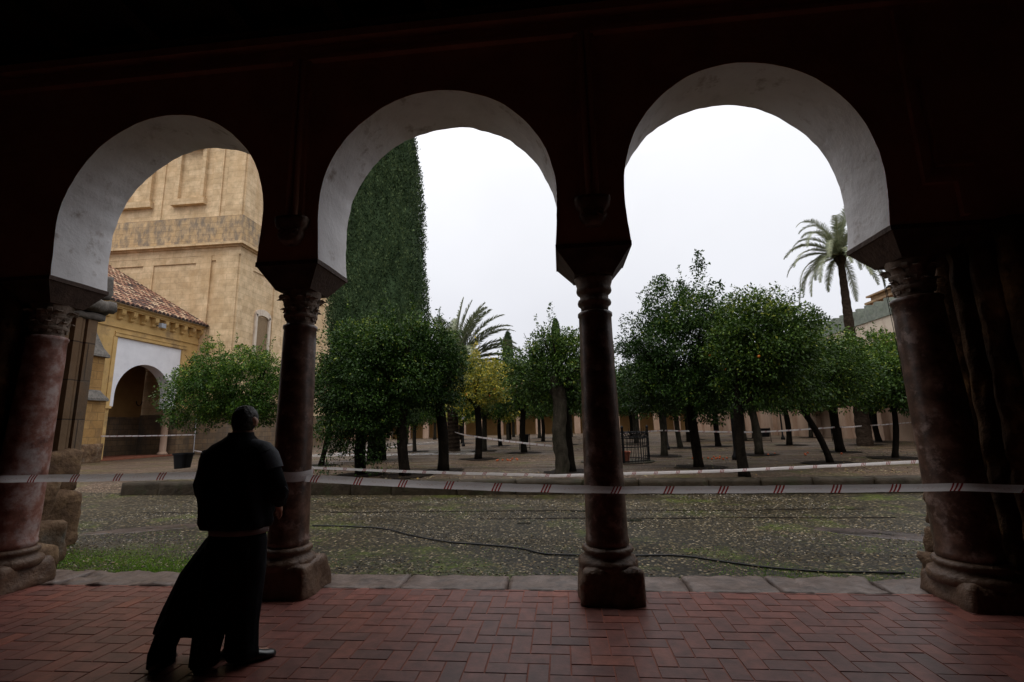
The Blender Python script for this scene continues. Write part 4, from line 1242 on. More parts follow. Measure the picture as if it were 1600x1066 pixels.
def trunk_mb(rng, base, top, r, n_limbs, crown_c, rx, rz, cut=False):
    mb = MB()
    base = Vector(base); top = Vector(top)
    pts = []; rad = []
    bend = Vector((rng.uniform(-.08, .08), rng.uniform(-.08, .08), 0))
    for i in range(9):
        t = i / 8
        p = base.lerp(top, t) + bend * math.sin(PI * t)
        pts.append(p); rad.append(r * (1.35 if i == 0 else 1.0 + .12 * (1 - t)) * (1 + .10 * noise.noise(Vector((t * 5, base.x, base.y)))))
    pts[0] = pts[0] - Vector((0, 0, .06))
    mb.tube(pts, rad, 14)
    for k in range(n_limbs):
        a = 2 * PI * k / n_limbs + rng.uniform(-.4, .4)
        end = Vector(crown_c) + Vector((math.cos(a) * rx * .62, math.sin(a) * rx * .62, rz * rng.uniform(-.1, .55)))
        st = top - (top - base).normalized() * .1
        mid = st.lerp(end, .5) + Vector((0, 0, -.12))
        r1 = r * .55
        mb.tube([st, st.lerp(mid, .5) + Vector((rng.uniform(-.06, .06),) * 3), mid, mid.lerp(end, .5) + Vector((0, 0, rng.uniform(-.1, .1))), end], [r1, r1 * .8, r1 * .6, r1 * .4, r1 * .15], 9)
        for q in range(2):
            e2 = end + Vector((rng.uniform(-.5, .5), rng.uniform(-.5, .5), rng.uniform(-.2, .6))) * rx * .5
            mb.tube([mid, mid.lerp(e2, .5), e2], [r1 * .4, r1 * .25, r1 * .08], 7)
    return mb

def add_fruit(parent, rng, rx, ry, rz, c, n, r=.036):
    me = None
    for k in range(n):
        v = rng.normal(size=3); v /= np.linalg.norm(v); v[2] = -abs(v[2]) * .8 + .1
        p = Vector(c) + Vector((v[0] * rx, v[1] * ry, v[2] * rz)) * .93
        if me is None:
            m_ = MB(); m_.loft([(0, 0, -r, r * .15, r * .15), (0, 0, -r * .7, r * .72, r * .72), (0, 0, 0, r, r), (0, 0, r * .7, r * .72, r * .72), (0, 0, r, r * .15, r * .15)], n=10)
            me = bpy.data.meshes.new('orange'); me.from_pydata(m_.v, [], m_.f); me.materials.append(MAT['orange'])
            me.polygons.foreach_set('use_smooth', [True] * len(me.polygons))
        o = bpy.data.objects.new('orange', me); col.objects.link(o); o.parent = parent; o.location = p - BASE[parent.name]; BASE[o.name] = BASE[parent.name]

def orange_tree(bx, by, label, c, rad3, top=None, r=.13, mat='leaf', bark='bark', clumps=150, per=90, csize=.34, size=.088, seed=0, shoots=6, flat_bottom=.9, skirt=0, fruit=0, bz=.28, limbs=5, group='orange trees in rows in the court', pit=.75):
    rng = np.random.default_rng(seed)
    t = thing('orange_tree', label, 'tree', (bx, by, bz), group)
    rx, ry, rz = rad3
    if top is None: top = (bx + (c[0] - bx) * .5, by + (c[1] - by) * .5, c[2] - rz * .75)
    obj('trunk', trunk_mb(rng, (bx, by, bz), top, r, limbs, c, rx, rz), bark, t, smooth=True)
    c = (c[0], c[1], c[2] - (.12 if by < 21 and mat != 'leaf_yellow' else 0))
    V, F, Rn = crown_cloud(rng, rx * 1.03, ry, rz * 1.16, int(clumps * 1.65), int(per * 1.4), csize, size, seed * 1.7, flat_bottom, shoots, skirt)
    V = V + (np.array(c) - np.array([bx, by, bz]))
    keep = V.reshape(-1, 4, 3)[:, 0, 2] > .12
    V = V.reshape(-1, 4, 3)[keep].reshape(-1, 3); Rn = Rn[keep]; F = np.arange(len(V)).reshape(-1, 4)
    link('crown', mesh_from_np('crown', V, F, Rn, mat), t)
    if fruit: add_fruit(t, rng, rx, ry, rz, c, fruit)
    if pit:
        mb = MB(); v = blob(bx, by, pit, pit, bz + .026, seed * .9 + .3, n=36); mb.add(v, [tuple(range(len(v)))])
        structure('soil_pit', mb, 'soil')
    return t

# near and middle trees, each placed where it stands
orange_tree(-11.4, 16.4, 'bright green spreading orange tree in front of the bell tower', (-11.75, 16.2, 3.25), (2.2, 2.0, 1.45), r=.14, mat='leaf_green', clumps=210, per=110, seed=1, shoots=9, bz=.2, flat_bottom=.75)
orange_tree(-5.97, 14.0, 'dark orange tree leafy down to the ground beside the reddish column', (-5.9, 13.8, 3.0), (1.55, 1.5, 1.95), r=.15, mat='leaf_dark', clumps=170, per=115, seed=2, shoots=8, skirt=16, flat_bottom=.95)
orange_tree(-4.42, 13.4, 'dark dense orange tree with a thick upright trunk next to the ground leafy one', (-4.75, 13.9, 3.55), (1.3, 1.3, 1.45), r=.13, mat='leaf_dark', clumps=120, per=110, seed=3, shoots=5)
orange_tree(-3.67, 14.75, 'dark orange tree with a knobbly leaning trunk left of the yellowing tree', (-4.0, 14.75, 3.58), (1.15, 1.25, 1.42), r=.15, mat='leaf_dark', clumps=115, per=105, seed=4, shoots=3)
orange_tree(-3.49, 19.95, 'yellowing orange tree with golden leaves in the middle arch', (-3.55, 19.9, 3.45), (1.55, 1.5, 1.15), r=.13, mat='leaf_yellow', clumps=110, per=75, seed=5, shoots=5, fruit=14, csize=.3)
orange_tree(.23, 14.0, 'dark trunked orange tree behind the pale sawn trunk', (-.1, 14.2, 3.3), (1.5, 1.35, 1.25), r=.12, mat='leaf', clumps=110, per=95, seed=6, shoots=3)
orange_tree(3.97, 14.85, 'tall orange tree with upright shoots and a leaning trunk right of the dark column', (3.75, 14.9, 3.75), (1.95, 1.8, 1.95), r=.125, mat='leaf_dark', clumps=230, per=110, seed=7, shoots=8)
orange_tree(4.35, 12.35, 'orange tree with the straight black trunk nearest the kerb', (5.35, 12.7, 3.5), (1.5, 1.4, 1.35), r=.115, mat='leaf', clumps=170, per=105, seed=8, shoots=9, top=(4.4, 12.4, 2.0), fruit=4, pit=0)
orange_tree(8.1, 15.75, 'orange tree with a thin leaning trunk left of the palm', (7.9, 15.9, 3.3), (1.75, 1.6, 1.35), r=.085, mat='leaf', clumps=130, per=95, seed=9, shoots=5, top=(7.5, 15.8, 1.9))
orange_tree(7.68, 20.0, 'orange tree with a pale lichen trunk behind the black trunk', (7.3, 20.2, 3.6), (1.9, 1.7, 1.3), r=.14, mat='leaf', bark='bark_pale', clumps=110, per=80, csize=.38, size=.12, seed=10)
orange_tree(11.08, 20.7, 'rounded orange tree with an upright trunk left of the palm foot', (11.0, 20.7, 3.5), (1.9, 1.8, 1.25), r=.15, mat='leaf_green', clumps=110, per=80, csize=.38, size=.12, seed=11)
orange_tree(15.2, 25.9, 'rightmost green orange tree before the pinkish wall', (15.6, 25.3, 3.9), (2.5, 2.2, 1.55), r=.17, mat='leaf_green', clumps=120, per=75, csize=.42, size=.14, seed=12)
orange_tree(10.9, 17.3, 'low green orange tree hanging toward the right column', (11.3, 17.2, 2.9), (1.6, 1.5, 1.0), r=.08, mat='leaf', clumps=90, per=80, csize=.36, size=.12, seed=14, shoots=3)
orange_tree(-9.2, 17.8, 'slender orange tree with a thin dark trunk beside the reddish column', (-8.6, 17.9, 3.3), (1.5, 1.5, 1.2), r=.09, mat='leaf', clumps=80, per=80, seed=15, pit=.6)
# tall shoots of the big right-hand tree
tt_ = [o for o in col.objects if o.name.startswith('orange_tree') and 'upright shoots' in o.get('label', '')][0]
rng = np.random.default_rng(77)
Ps, Ns = [], []
for (sx, sz0, sz1, w, m) in ((4.55, 5.0, 6.95, .30, 520), (3.35, 5.0, 6.2, .28, 330), (3.9, 5.0, 6.0, .25, 260), (5.1, 4.9, 5.9, .2, 160), (2.9, 4.6, 5.6, .22, 180)):
    t_ = rng.uniform(0, 1, size=(m, 1)) ** 1.2
    p = np.array([sx, 14.9, sz0]) + np.concatenate([rng.normal(size=(m, 2)) * w * (1.15 - t_), (sz1 - sz0) * t_], 1)
    Ps.append(p); Ns.append(rng.normal(size=(m, 3)) * .5 + np.array([0, 0, .6]))
P = np.concatenate(Ps); V, F = leaf_quads(rng, P, np.concatenate(Ns), .12)
V = V - np.array(BASE[tt_.name])
link('top_shoots', mesh_from_np('top_shoots', V, F, np.clip(rng.normal(.5, .2, len(P)), 0, 1), 'leaf_dark'), tt_)

# pale sawn trunk with its stub and one living limb
t = thing('sawn_tree', 'pale grey sawn off trunk just left of the dark column', 'tree', (-.05, 13.35, .28))
mb = MB()
mb.loft([(-.05 + .03 * math.sin(i * .35) , 13.35, .2 + 2.55 * i / 30, r_, r_) for i, r_ in enumerate([.245, .22] + [.19 + .018 * noise.noise(Vector((k * .5, 1, 1))) for k in range(24)] + [.20, .22, .215, .20, .15])], n=28, wob=.16, seed=3)
mb.tube([(.0, 13.35, 2.5), (-.12, 13.3, 2.75), (-.16, 13.28, 2.98)], [.17, .14, .12], 12)
obj('trunk', mb, 'bark_pale', t, smooth=True)
mb = MB(); mb.tube([(.05, 13.35, 2.6), (.25, 13.35, 2.85), (.45, 13.4, 3.1), (.75, 13.5, 3.7)], [.12, .10, .09, .06], 10)
mb.tube([(.12, 13.35, 2.55), (.4, 13.3, 2.75), (.7, 13.3, 2.85)], [.08, .06, .04], 9)
obj('limb', mb, 'bark', t, smooth=True)
# the farther rows: copies of four crowns, each thing with its own trunk and crown
protos = []
for k, (mt, seed) in enumerate((('leaf', 21), ('leaf_green', 22), ('leaf_yellow', 23), ('leaf_dark', 24))):
    rng = np.random.default_rng(seed)
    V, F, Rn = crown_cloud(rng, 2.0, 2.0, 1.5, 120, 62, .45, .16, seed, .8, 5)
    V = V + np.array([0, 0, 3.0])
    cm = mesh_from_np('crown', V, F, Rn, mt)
    tm = trunk_mb(rng, (0, 0, 0), (rng.uniform(-.25, .25), 0, 1.9), .125, 4, (0, 0, 3.1), 1.8, 1.2)
    me = bpy.data.meshes.new('trunk'); me.from_pydata(tm.v, [], tm.f); me.materials.append(MAT['bark' if k % 2 == 0 else 'bark_pale'])
    me.polygons.foreach_set('use_smooth', [True] * len(me.polygons))
    protos.append((cm, me))
far = [
    (-4.30, 26.6, 1, 'thick pale trunk right behind the yellowing tree', 1.0),
    (-8.47, 27.3, 1, 'slim orange tree on the wet paving left of the palm trunk', .8),
    (-8.3, 39.9, 2, 'small yellowish tree between the palm trunk and the yellowing tree', .95),
    (-4.24, 33.2, 2, 'yellow tinted tree right of the yellowing tree', 1.0),
    (-5.2, 46.6, 3, 'distant dark tree near the slim far cypress', 1.1),
    (-1.6, 40.5, 0, 'distant tree behind the open bin stand', 1.1),
    (.3, 33.0, 0, 'middle distance tree hidden by the pale sawn trunk', 1.15),
    (-1.9, 24.2, 0, 'green tree in the gap left of the pale sawn trunk', 1.1),
    (4.06, 20.1, 3, 'dark trunked tree just right of the iron railing', .95),
    (6.2, 26.4, 1, 'pale slim trunk between the railing and the leaning trunk', 1.0),
    (2.2, 26.9, 3, 'tree rising right behind the iron railing', 1.1),
    (3.0, 38.0, 0, 'distant tree seen over the iron railing', 1.2),
    (8.35, 27.1, 0, 'grey trunked tree between the leaning trunk and the black trunk', 1.05),
    (11.98, 27.1, 0, 'grey leaning trunk left of the thin leaning trunk', 1.0),
    (10.2, 38.5, 3, 'distant dark tree behind the pale lichen trunk', 1.15),
    (14.6, 38.6, 1, 'distant tree before the far end of the pinkish wall', 1.15),
    (18.3, 37.8, 3, 'distant tree against the pinkish wall', 1.0),
    (17.6, 29.0, 0, 'dark trunked tree right of the palm foot', 1.05),
    (-13.5, 41.0, 1, 'distant tree left of the thin lamp post', 1.15),
    (-11.0, 52.0, 2, 'far tree near the ochre arcade', 1.2),
    (7.0, 50.0, 0, 'far tree in the last row behind the railing', 1.3),
    (1.0, 54.0, 3, 'far tree in the last row behind the dark column', 1.3),
    (13.0, 51.0, 1, 'far tree in the last row behind the lichen trunk', 1.3),
    (-6.0, 60.0, 3, 'farthest tree in line with the yellowing tree', 1.3),
    (5.0, 33.5, 3, 'dark middle row tree behind the iron railing and the leaning trunk', 1.15),
    (8.6, 34.0, 0, 'middle row tree behind the grey trunked tree', 1.15),
    (12.4, 34.5, 3, 'dark middle row tree before the pinkish wall', 1.1),
    (6.4, 43.5, 3, 'dark far row tree between the railing and the lamp post', 1.3),
    (11.4, 45.0, 0, 'far row tree behind the black straight trunk', 1.3),
    (15.6, 45.5, 3, 'far row tree against the far end of the pinkish wall', 1.2),
    (2.6, 46.0, 0, 'far row tree seen through the iron railing', 1.3),
    (-2.4, 52.0, 3, 'far row tree between the two slim cypresses', 1.3),
    (-8.6, 54.0, 0, 'far row tree behind the small yellowish tree', 1.3),
    (-15.5, 58.0, 3, 'far row tree left of the palm trunk by the ochre arcade', 1.3),
    (3.8, 62.0, 0, 'farthest tree behind the railing against the arcade', 1.4),
    (9.5, 62.0, 3, 'farthest tree behind the grey trunked tree against the arcade', 1.4),
    (15.5, 60.0, 0, 'farthest tree in the corner of the two walls', 1.4),
]
random.seed(3)
for (x, y, k, lab, sc) in far:
    t = thing('orange_tree', lab, 'tree', (x, y, .28), 'orange trees in rows in the court')
    cm, tm = protos[k]
    a = random.uniform(0, 6.28)
    o = link('trunk', tm, t); o.scale = (sc,) * 3; o.rotation_euler = (0, 0, a)
    o = link('crown', cm, t); o.scale = (sc,) * 3; o.rotation_euler = (0, 0, a)
    mb = MB(); v = blob(x, y, .8, .8, .28 + .026, x, n=28); mb.add(v, [tuple(range(len(v)))])
    structure('soil_pit', mb, 'soil')

# ------------------------------------------------------------------ cypresses
def cypress(bx, by, label, rmax, z0, ztop, n, size, seed, taper_pow=2.2, lean=(0, 0)):
    t = thing('cypress', label, 'tree', (bx, by, .28), 'columnar cypresses')
    rng = np.random.default_rng(seed)
    def rad(u):   # u 0..1 up the crown
        u = np.asarray(u)
        return rmax * (.75 + .25 * np.clip(u / .2, 0, 1)) * (1 - (.62 if rmax > 1 else .25) * np.clip(u, 0, 1) ** 2.2) * np.sqrt(np.clip(1 - np.clip(u, 0, 1) ** (6 if rmax > 1 else 9), 0, 1))
    mb = MB(); mb.tube([(bx, by, .2), (bx + lean[0] * .1, by, z0 + 1)], [.3 * rmax / 2 + .1, .2 * rmax / 2 + .06], 14)
    obj('trunk', mb, 'bark', t, smooth=True)
    H = ztop - z0
    # dense inner body so the sky does not show through
    mb = MB(); rings = []
    for i in range(24):
        u = i / 23; r = float(rad(u)) * .9 + .02
        rings.append((bx + lean[0] * u, by + lean[1] * u, z0 + H * u, max(r, .03), max(r, .03)))
    mb.loft(rings, n=40, wob=.10, seed=seed)
    u = np.clip(rng.uniform(0, 1, n), 0, 1); a = rng.uniform(0, 2 * PI, n)
    bumps = np.array([noise.noise(Vector((math.cos(q) * 2.5, math.sin(q) * 2.5, w * H * .55 + seed))) for q, w in zip(a, u)])
    fine = np.array([noise.noise(Vector((math.cos(q) * 9, math.sin(q) * 9, w * H * 1.6 + seed))) for q, w in zip(a, u)])
    r = rad(u) * (1 + .09 * bumps + .09 * fine) * (rng.uniform(.90, 1.03, n) + .06 * (rng.uniform(0, 1, n) > .96))
    P = np.stack([r * np.cos(a) + lean[0] * u, r * np.sin(a) + lean[1] * u, z0 - .28 + H * u], 1)
    Nn = np.stack([np.cos(a) * .8, np.sin(a) * .8, np.full(n, 1.5)], 1)
    V, F = leaf_quads(rng, P, Nn, size, droop=-.2)
    me = mesh_from_np('crown', V, F, np.clip(rng.normal(.42, .22, n) + bumps * .25 + fine * .3, 0, 1), 'cypress')
    link('crown', me, t)
    obj('inner_foliage', mb, 'cypress', t, smooth=True)
    return t
cypress(-8.1, 20.6, 'huge clipped cypress column rising out of the middle arch', 2.2, 1.8, 24, 150000, .105, 5, lean=(-.35, 0))
cypress(-5.4, 50.0, 'slim distant cypress right of the drooping palm', .62, 2.0, 11.6, 5000, .2, 6)
cypress(-.2, 50.0, 'slim distant cypress just left of the dark column', .58, 2.0, 12.8, 5000, .2, 7)

# ------------------------------------------------------------------ palms
def palm(bx, by, label, topc, r0, r1, fronds, seed, leaf_len=.42, dens=3.0, lw=.02):
    t = thing('palm_tree', label, 'palm tree', (bx, by, .28))
    rng = np.random.default_rng(seed)
    mb = MB(); T = Vector(topc); B_ = Vector((bx, by, .2))
    pts, rad = [], []
    for i in range(40):
        u = i / 39; pts.append(B_.lerp(T, u)); rad.append((r0 + (r1 - r0) * u) * (1.05 if i % 2 else .95))
    mb.tube(pts, rad, 14)
    obj('trunk', mb, 'bark_palm', t, smooth=False)
    mb = MB()
    mb.loft([(T.x, T.y, T.z - .55, r1 * 1.1, r1 * 1.1), (T.x, T.y, T.z - .2, r1 * 2.0, r1 * 2.0), (T.x, T.y, T.z + .1, r1 * 1.8, r1 * 1.8), (T.x, T.y, T.z + .5, r1 * .6, r1 * .6)], n=18, wob=.5, seed=seed)
    for k in range(16):
        a = k * 2.4; d = Vector((math.cos(a), math.sin(a), 0))
        mb.tube([T + d * r1, T + d * r1 * 2.4 + Vector((0, 0, .05))], [.07, .03], 6)
    obj('frond_bases', mb, 'bark_palm', t)
    for k, (az, el0, length, droop) in enumerate(fronds):
        az, el0 = R(az), R(el0)
        d0 = Vector((math.cos(az) * math.cos(el0), math.sin(az) * math.cos(el0), math.sin(el0)))
        hz = Vector((math.cos(az), math.sin(az), 0))
        spine = []; p = T.copy(); d = d0.copy(); n_ = 26; step = length / n_
        for i in range(n_ + 1):
            spine.append(p.copy()); p = p + d * step
            d = (d + Vector((0, 0, -1)) * droop * (i / n_) * (2.2 / n_) * 2).normalized()
        mb = MB()
        mb.tube(spine, [.035 * (1 - .85 * i / n_) for i in range(n_ + 1)], 5, r=.8)
        nl = int(n_ * dens)
        for i in range(4, nl):
            u = i / nl; f = u * n_; j = int(f); q = spine[j].lerp(spine[min(j + 1, n_)], f - j)
            dd = (spine[min(j + 1, n_)] - spine[j]).normalized() if j < n_ else d
            sd_ = dd.cross(Vector((0, 0, 1))); sd_ = sd_.normalized() if sd_.length > .05 else hz.cross(Vector((0, 0, 1)))
            upv = sd_.cross(dd)
            ll = leaf_len * math.sin(PI * min(1, .12 + .86 * u)) ** .6 * rng.uniform(.85, 1.1)
            for sg in (-1, 1):
                ld = (dd * .75 + sd_ * sg * .75 + upv * .28 + Vector((0, 0, -.18))).normalized()
                ld = (ld + Vector(rng.normal(size=3) * .07)).normalized()
                wv = dd * lw
                tip = q + ld * ll + Vector((0, 0, -.10 * ll))
                m_ = q + ld * ll * .5
                mb.add([tuple(q - wv), tuple(q + wv), tuple(m_ + wv * 1.1), tuple(tip), tuple(m_ - wv * 1.1)], [(0, 1, 2, 3, 4)], min(1, max(0, rng.normal(.5, .2))))
        obj('frond', mb, 'palm', t)
    return t
rng = np.random.default_rng(8)
fr_l = [(8, 78, 4.8, .4), (2, 57, 5.0, .7), (358, 40, 5.0, .8), (5, 30, 4.7, .95), (0, 19, 4.5, 1.0), (10, 9, 4.4, 1.0), (345, -4, 4.1, .9), (15, 48, 4.8, .7), (345, 66, 4.7, .55), (20, 82, 4.9, .25), (0, 72, 4.9, .5), (0, 62, 5.0, .6), (350, 52, 5.0, .7), (10, 45, 4.9, .8), (355, 34, 4.9, .9), (12, 26, 4.6, 1.0), (350, 14, 4.6, .9), (5, 4, 4.2, 1.0), (15, -12, 3.8, .9), (340, -25, 3.5, .8),
        (95, 70, 4.6, .5), (180, 75, 4.4, .4), (130, 55, 4.4, .8), (215, 60, 4.4, .9), (270, 60, 4.5, .7), (300, 40, 4.5, .9), (240, 35, 4.2, 1), (170, 30, 4.2, 1), (60, 35, 4.5, .9), (100, 20, 4.3, 1.0), (150, 5, 4.0, 1), (30, 60, 4.7, .6), (330, 66, 4.8, .6), (320, 10, 4.2, 1.0), (25, 15, 4.4, .9)]
palm(-6.2, 27.6, 'leaning palm with wind blown grey green fronds behind the dark trees', (-6.4, 27.4, 4.6), .34, .28, fr_l, 1, .72, 4.2, .028)
fr_r = []
for k in range(40):
    az = (k * 137.5) % 360
    fr_r.append((az, 78 - k * 2.5, 3.15 + .3 * math.sin(k * 3.3), 1.15 + .35 * math.sin(k * 1.7) + .006 * k))
palm(14.64, 25.2, 'tall palm with drooping fronds at the right above the orange trees', (14.80, 25.2, 10.0), .34, .14, fr_r, 2, .40, 3.2, .017)

# ------------------------------------------------------------------ iron railing with planters
t = thing('iron_railing', 'round black iron railing with scrolled top behind the dark column', 'railing', (1.92, 17.5, .28))
cx, cy, rr = 1.92, 17.6, 1.12
mb = MB()
for k in range(56):
    a = 2 * PI * k / 56; x, y = cx + rr * math.cos(a), cy + rr * math.sin(a)
    mb.tube([(x, y, .3), (x, y, 1.30)], .010, 5)
obj('bars', mb, 'iron', t)
mb = MB()
for z in (.36, .82, 1.12, 1.30):
    mb.tube([(cx + rr * math.cos(a), cy + rr * math.sin(a), z) for a in lin(0, 2 * PI, 49)], .018, 6)
obj('rails', mb, 'iron', t)
mb = MB()
for k in range(28):
    a = 2 * PI * (k + .5) / 28; c = Vector((cx + rr * math.cos(a), cy + rr * math.sin(a), 1.21)); s_ = Vector((-math.sin(a), math.cos(a), 0))
    mb.tube([c + s_ * .075 * math.cos(q) + Vector((0, 0, .075 * math.sin(q))) for q in lin(0, 2 * PI, 11)], .012, 5)
    mb.tube([c + Vector((0, 0, .09)), c + Vector((0, 0, .24))], [.014, .004], 5)
obj('scrolls', mb, 'iron', t)
for k in range(4):
    a = PI / 2 * k + .08; x, y = cx + rr * math.cos(a), cy + rr * math.sin(a)
    mb = MB(); mb.tube([(x, y, .26), (x, y, 1.42)], .035, 8); mb.lathe(x, y, [(.02, 1.42), (.05, 1.45), (.05, 1.49), (.01, 1.54)], n=10)
    obj('post', mb, 'iron', t)
mb = MB(); mb.lathe(cx, cy, [(rr + .16, .26), (rr + .16, .31), (rr + .02, .32)], n=48)
obj('stone_ring', mb, 'kerb', t)
for k, (x, y, w, lab) in enumerate(((1.05, 17.3, .30, 'terracotta trough inside the railing left of the dark column'), (1.95, 17.0, .34, 'low terracotta trough inside the railing right of the dark column'), (1.55, 17.5, .26, 'taller terracotta trough inside the railing close to the dark column'))):
    mb = MB(); h = .45 if k == 2 else .34
    mb.loft([(x, y, .33, w * .85, w * .6), (x, y, .33 + h * .85, w, w * .7), (x, y, .33 + h * .86, w * 1.08, w * .78), (x, y, .33 + h, w * 1.08, w * .78), (x, y, .33 + h - .001, w * .9, w * .6), (x, y, .33 + h - .06, w * .88, w * .58)], n=24, power=6)
    tag(obj('planter', mb, 'terracotta', base=(x, y, .33)), lab, 'planter')

# ------------------------------------------------------------------ bins, lamps, poles
def bin_(x, y, z, label, w=.36, h=.72):
    t = thing('rubbish_bin', label, 'bin', (x, y, z))
    mb = MB(); mb.loft([(x, y, z + .02, w * .74, w * .74), (x, y, z + h * .9, w, w)], n=26, power=4); obj('bin_body', mb, 'black_plastic', t)
    mb = MB(); mb.loft([(x, y, z + h * .9, w * 1.12, w * 1.12), (x, y, z + h, w * 1.12, w * 1.12), (x, y, z + h + .001, w * .95, w * .95), (x, y, z + h * .7, w * .85, w * .85)], n=26, power=4); obj('rim', mb, 'black_plastic', t)
    return t
bin_(-15.9, 19.0, 0.0, 'black bin on the cobbles in front of the portal wall', .30, .80)
def hung_bin(x, y, z, label):
    t = thing('litter_bin', label, 'bin', (x, y, z), 'litter bins on stands among the trees')
    mb = MB(); mb.loft([(x, y, z + .32, .20, .17), (x, y, z + .80, .25, .22), (x, y, z + .82, .27, .24), (x, y, z + .85, .27, .24)], n=20, power=4); obj('bin_body', mb, 'black_plastic', t)
    mb = MB()
    for s_ in (-.29, .29): mb.tube([(x + s_, y, z), (x + s_, y, z + .88)], .018, 8)
    mb.tube([(x - .29, y, z + .12), (x + .29, y, z + .12)], .014, 6)
    obj('stand', mb, 'iron', t)
hung_bin(-2.1, 27.2, .28, 'black litter bin on a stand in the middle of the court')
hung_bin(12.6, 31.5, .28, 'black litter bin on a stand before the pinkish wall, left of the thin leaning trunk')
hung_bin(16.6, 31.2, .28, 'black litter bin on a stand by the palm foot')
def lamp(x, y, z, label, h=3.0):
    t = thing('lamp_post', label, 'lamp post', (x, y, z), 'slim lamp posts in the court')
    mb = MB(); mb.lathe(x, y, [(.13, z), (.13, z + .12), (.08, z + .2), (.05, z + .4), (.045, z + h), (.06, z + h + .02)], n=16); obj('post', mb, 'iron', t, smooth=True)
    mb = MB(); mb.loft([(x, y, z + h + .02, .10, .10), (x, y, z + h + .38, .17, .17)], n=6); obj('lantern', mb, 'glass', t)
    mb = MB(); mb.loft([(x, y, z + h + .38, .21, .21), (x, y, z + h + .45, .12, .12), (x, y, z + h + .55, .03, .03), (x, y, z + h + .62, .02, .02)], n=6); obj('cap', mb, 'iron', t)
lamp(-6.9, 33.5, .28, 'lamp post with grey lantern between the palm trunk and the yellowing tree', 1.85)
lamp(5.97, 17.6, .28, 'black lamp post between the leaning trunk and the black trunk')
lamp(5.2, 24.8, .28, 'thin lamp post right of the dark trunk by the railing', 3.0)
lamp(15.2, 35.2, .28, 'thin distant lamp post before the pinkish wall', 3.0)
mb = MB(); mb.tube([(-27.5, 33.8, -.05), (-27.5, 33.75, 3.0)], .03, 8)
tag(obj('tape_pole', mb, 'pole', base=(-27.5, 33.8, 0)), 'thin grey pole holding the tape across the portal', 'pole')

# ------------------------------------------------------------------ fallen oranges
random.seed(21)
m_ = MB(); r = .04; m_.loft([(0, 0, -r, r * .15, r * .15), (0, 0, -r * .7, r * .72, r * .72), (0, 0, 0, r, r), (0, 0, r * .7, r * .72, r * .72), (0, 0, r, r * .15, r * .15)], n=10)
fm = bpy.data.meshes.new('fallen_orange'); fm.from_pydata(m_.v, [], m_.f); fm.materials.append(MAT['orange_red']); fm.polygons.foreach_set('use_smooth', [True] * len(fm.polygons))
for (cx, cy, sx, sy, n, where) in ((-2.2, 19.0, .9, .7, 9, 'beside the yellowing tree'), (5.2, 18.2, .8, .9, 13, 'between the leaning trunk and the lamp post'), (9.0, 20.0, 1.6, .9, 6, 'near the pale lichen trunk')):
    for k in range(n):
        o = bpy.data.objects.new('fallen_orange', fm); col.objects.link(o)
        o.location = (random.gauss(cx, sx * .5), random.gauss(cy, sy * .5), .31)
        tag(o, 'small fallen orange lying on the pebbles ' + where, 'orange', 'fallen oranges ' + where)

# ------------------------------------------------------------------ tapes, cable, cord
def tape(name, label, pts, width, twist=None, sag=0.0, nseg=40, part_of=None, u0=0.0):
    """flat plastic strip through the points; sags between neighbours"""
    mb = MB(); uv = []; P = []
    for a, b in zip(pts[:-1], pts[1:]):
        a, b = Vector(a), Vector(b)
        for i in range(nseg):
            t = i / nseg; q = a.lerp(b, t); q.z -= sag * (b - a).length * 4 * t * (1 - t); P.append(q)
    P.append(Vector(pts[-1]))
    u = u0
    for i, p in enumerate(P):
        if i: u += (P[i] - P[i - 1]).length
        d = (P[min(i + 1, len(P) - 1)] - P[max(i - 1, 0)]).normalized()
        tw_ = (twist(i / (len(P) - 1)) if twist else 0) + .22 * noise.noise(Vector((u * 1.1, 0, width * 50))) + .08 * noise.noise(Vector((u * 6, 0, width * 50)))
        side = d.cross(Vector((0, 0, 1))).normalized()
        upv = Vector((0, 0, 1)) * math.cos(tw_) + side * math.sin(tw_)
        for q, vv in ((-.5, 0), (-.17, .33), (.17, .67), (.5, 1)):
            bow = .006 * (1 - (2 * vv - 1) ** 2)
            pp = p + upv * width * q * (1 - .10 * abs(noise.noise(Vector((u * 3, 4, width))))) + side * bow + Vector((0, 0, .004 * noise.noise(Vector((u * 2.5, vv * .4, width * 9)))))
            mb.v.append(tuple(pp)); uv.append((u, vv))
    for i in range(len(P) - 1):
        for k in range(3): mb.f.append((i * 4 + k, i * 4 + k + 1, (i + 1) * 4 + k + 1, (i + 1) * 4 + k)); mb.r.append(.5)
    mb.uv = uv
    if part_of is not None: return obj(name, mb, 'tape', part_of, smooth=True)
    return tag(obj(name, mb, 'tape', None, True, tuple(P[0])), label, 'barrier tape')
# the near tape: in front of the pale column, round the reddish column, in front of the two right ones
t = thing('barrier_tape', 'near red and white barrier tape strung across the columns', 'barrier tape', (-2.86, 4.7, 1.1))
tape('tape_strip', '', [(-7.6, 4.30, 1.13), (-6.05, 4.66, 1.165), (-3.05, 4.78, 1.175)], .076, part_of=t, sag=.002, u0=-.04)
ring = [(-2.86 + .205 * math.cos(a), CY + .205 * math.sin(a), 1.15 + .012 * math.sin(a * 2)) for a in lin(-2.1, 4.3, 34)]
tape('wrapped_strip', '', ring, .10, part_of=t, nseg=2)
tape('tape_strip', '', [(-2.68, 4.86, 1.12), (.25, 4.70, 1.0)], .074, part_of=t, sag=.006, nseg=60, u0=.42)
tape('tape_strip', '', [(.25, 4.70, 1.0), (.55, 4.70, .99), (3.35, 4.62, 1.0), (4.6, 4.30, .99)], .066, part_of=t, sag=.002, nseg=40, u0=.30)
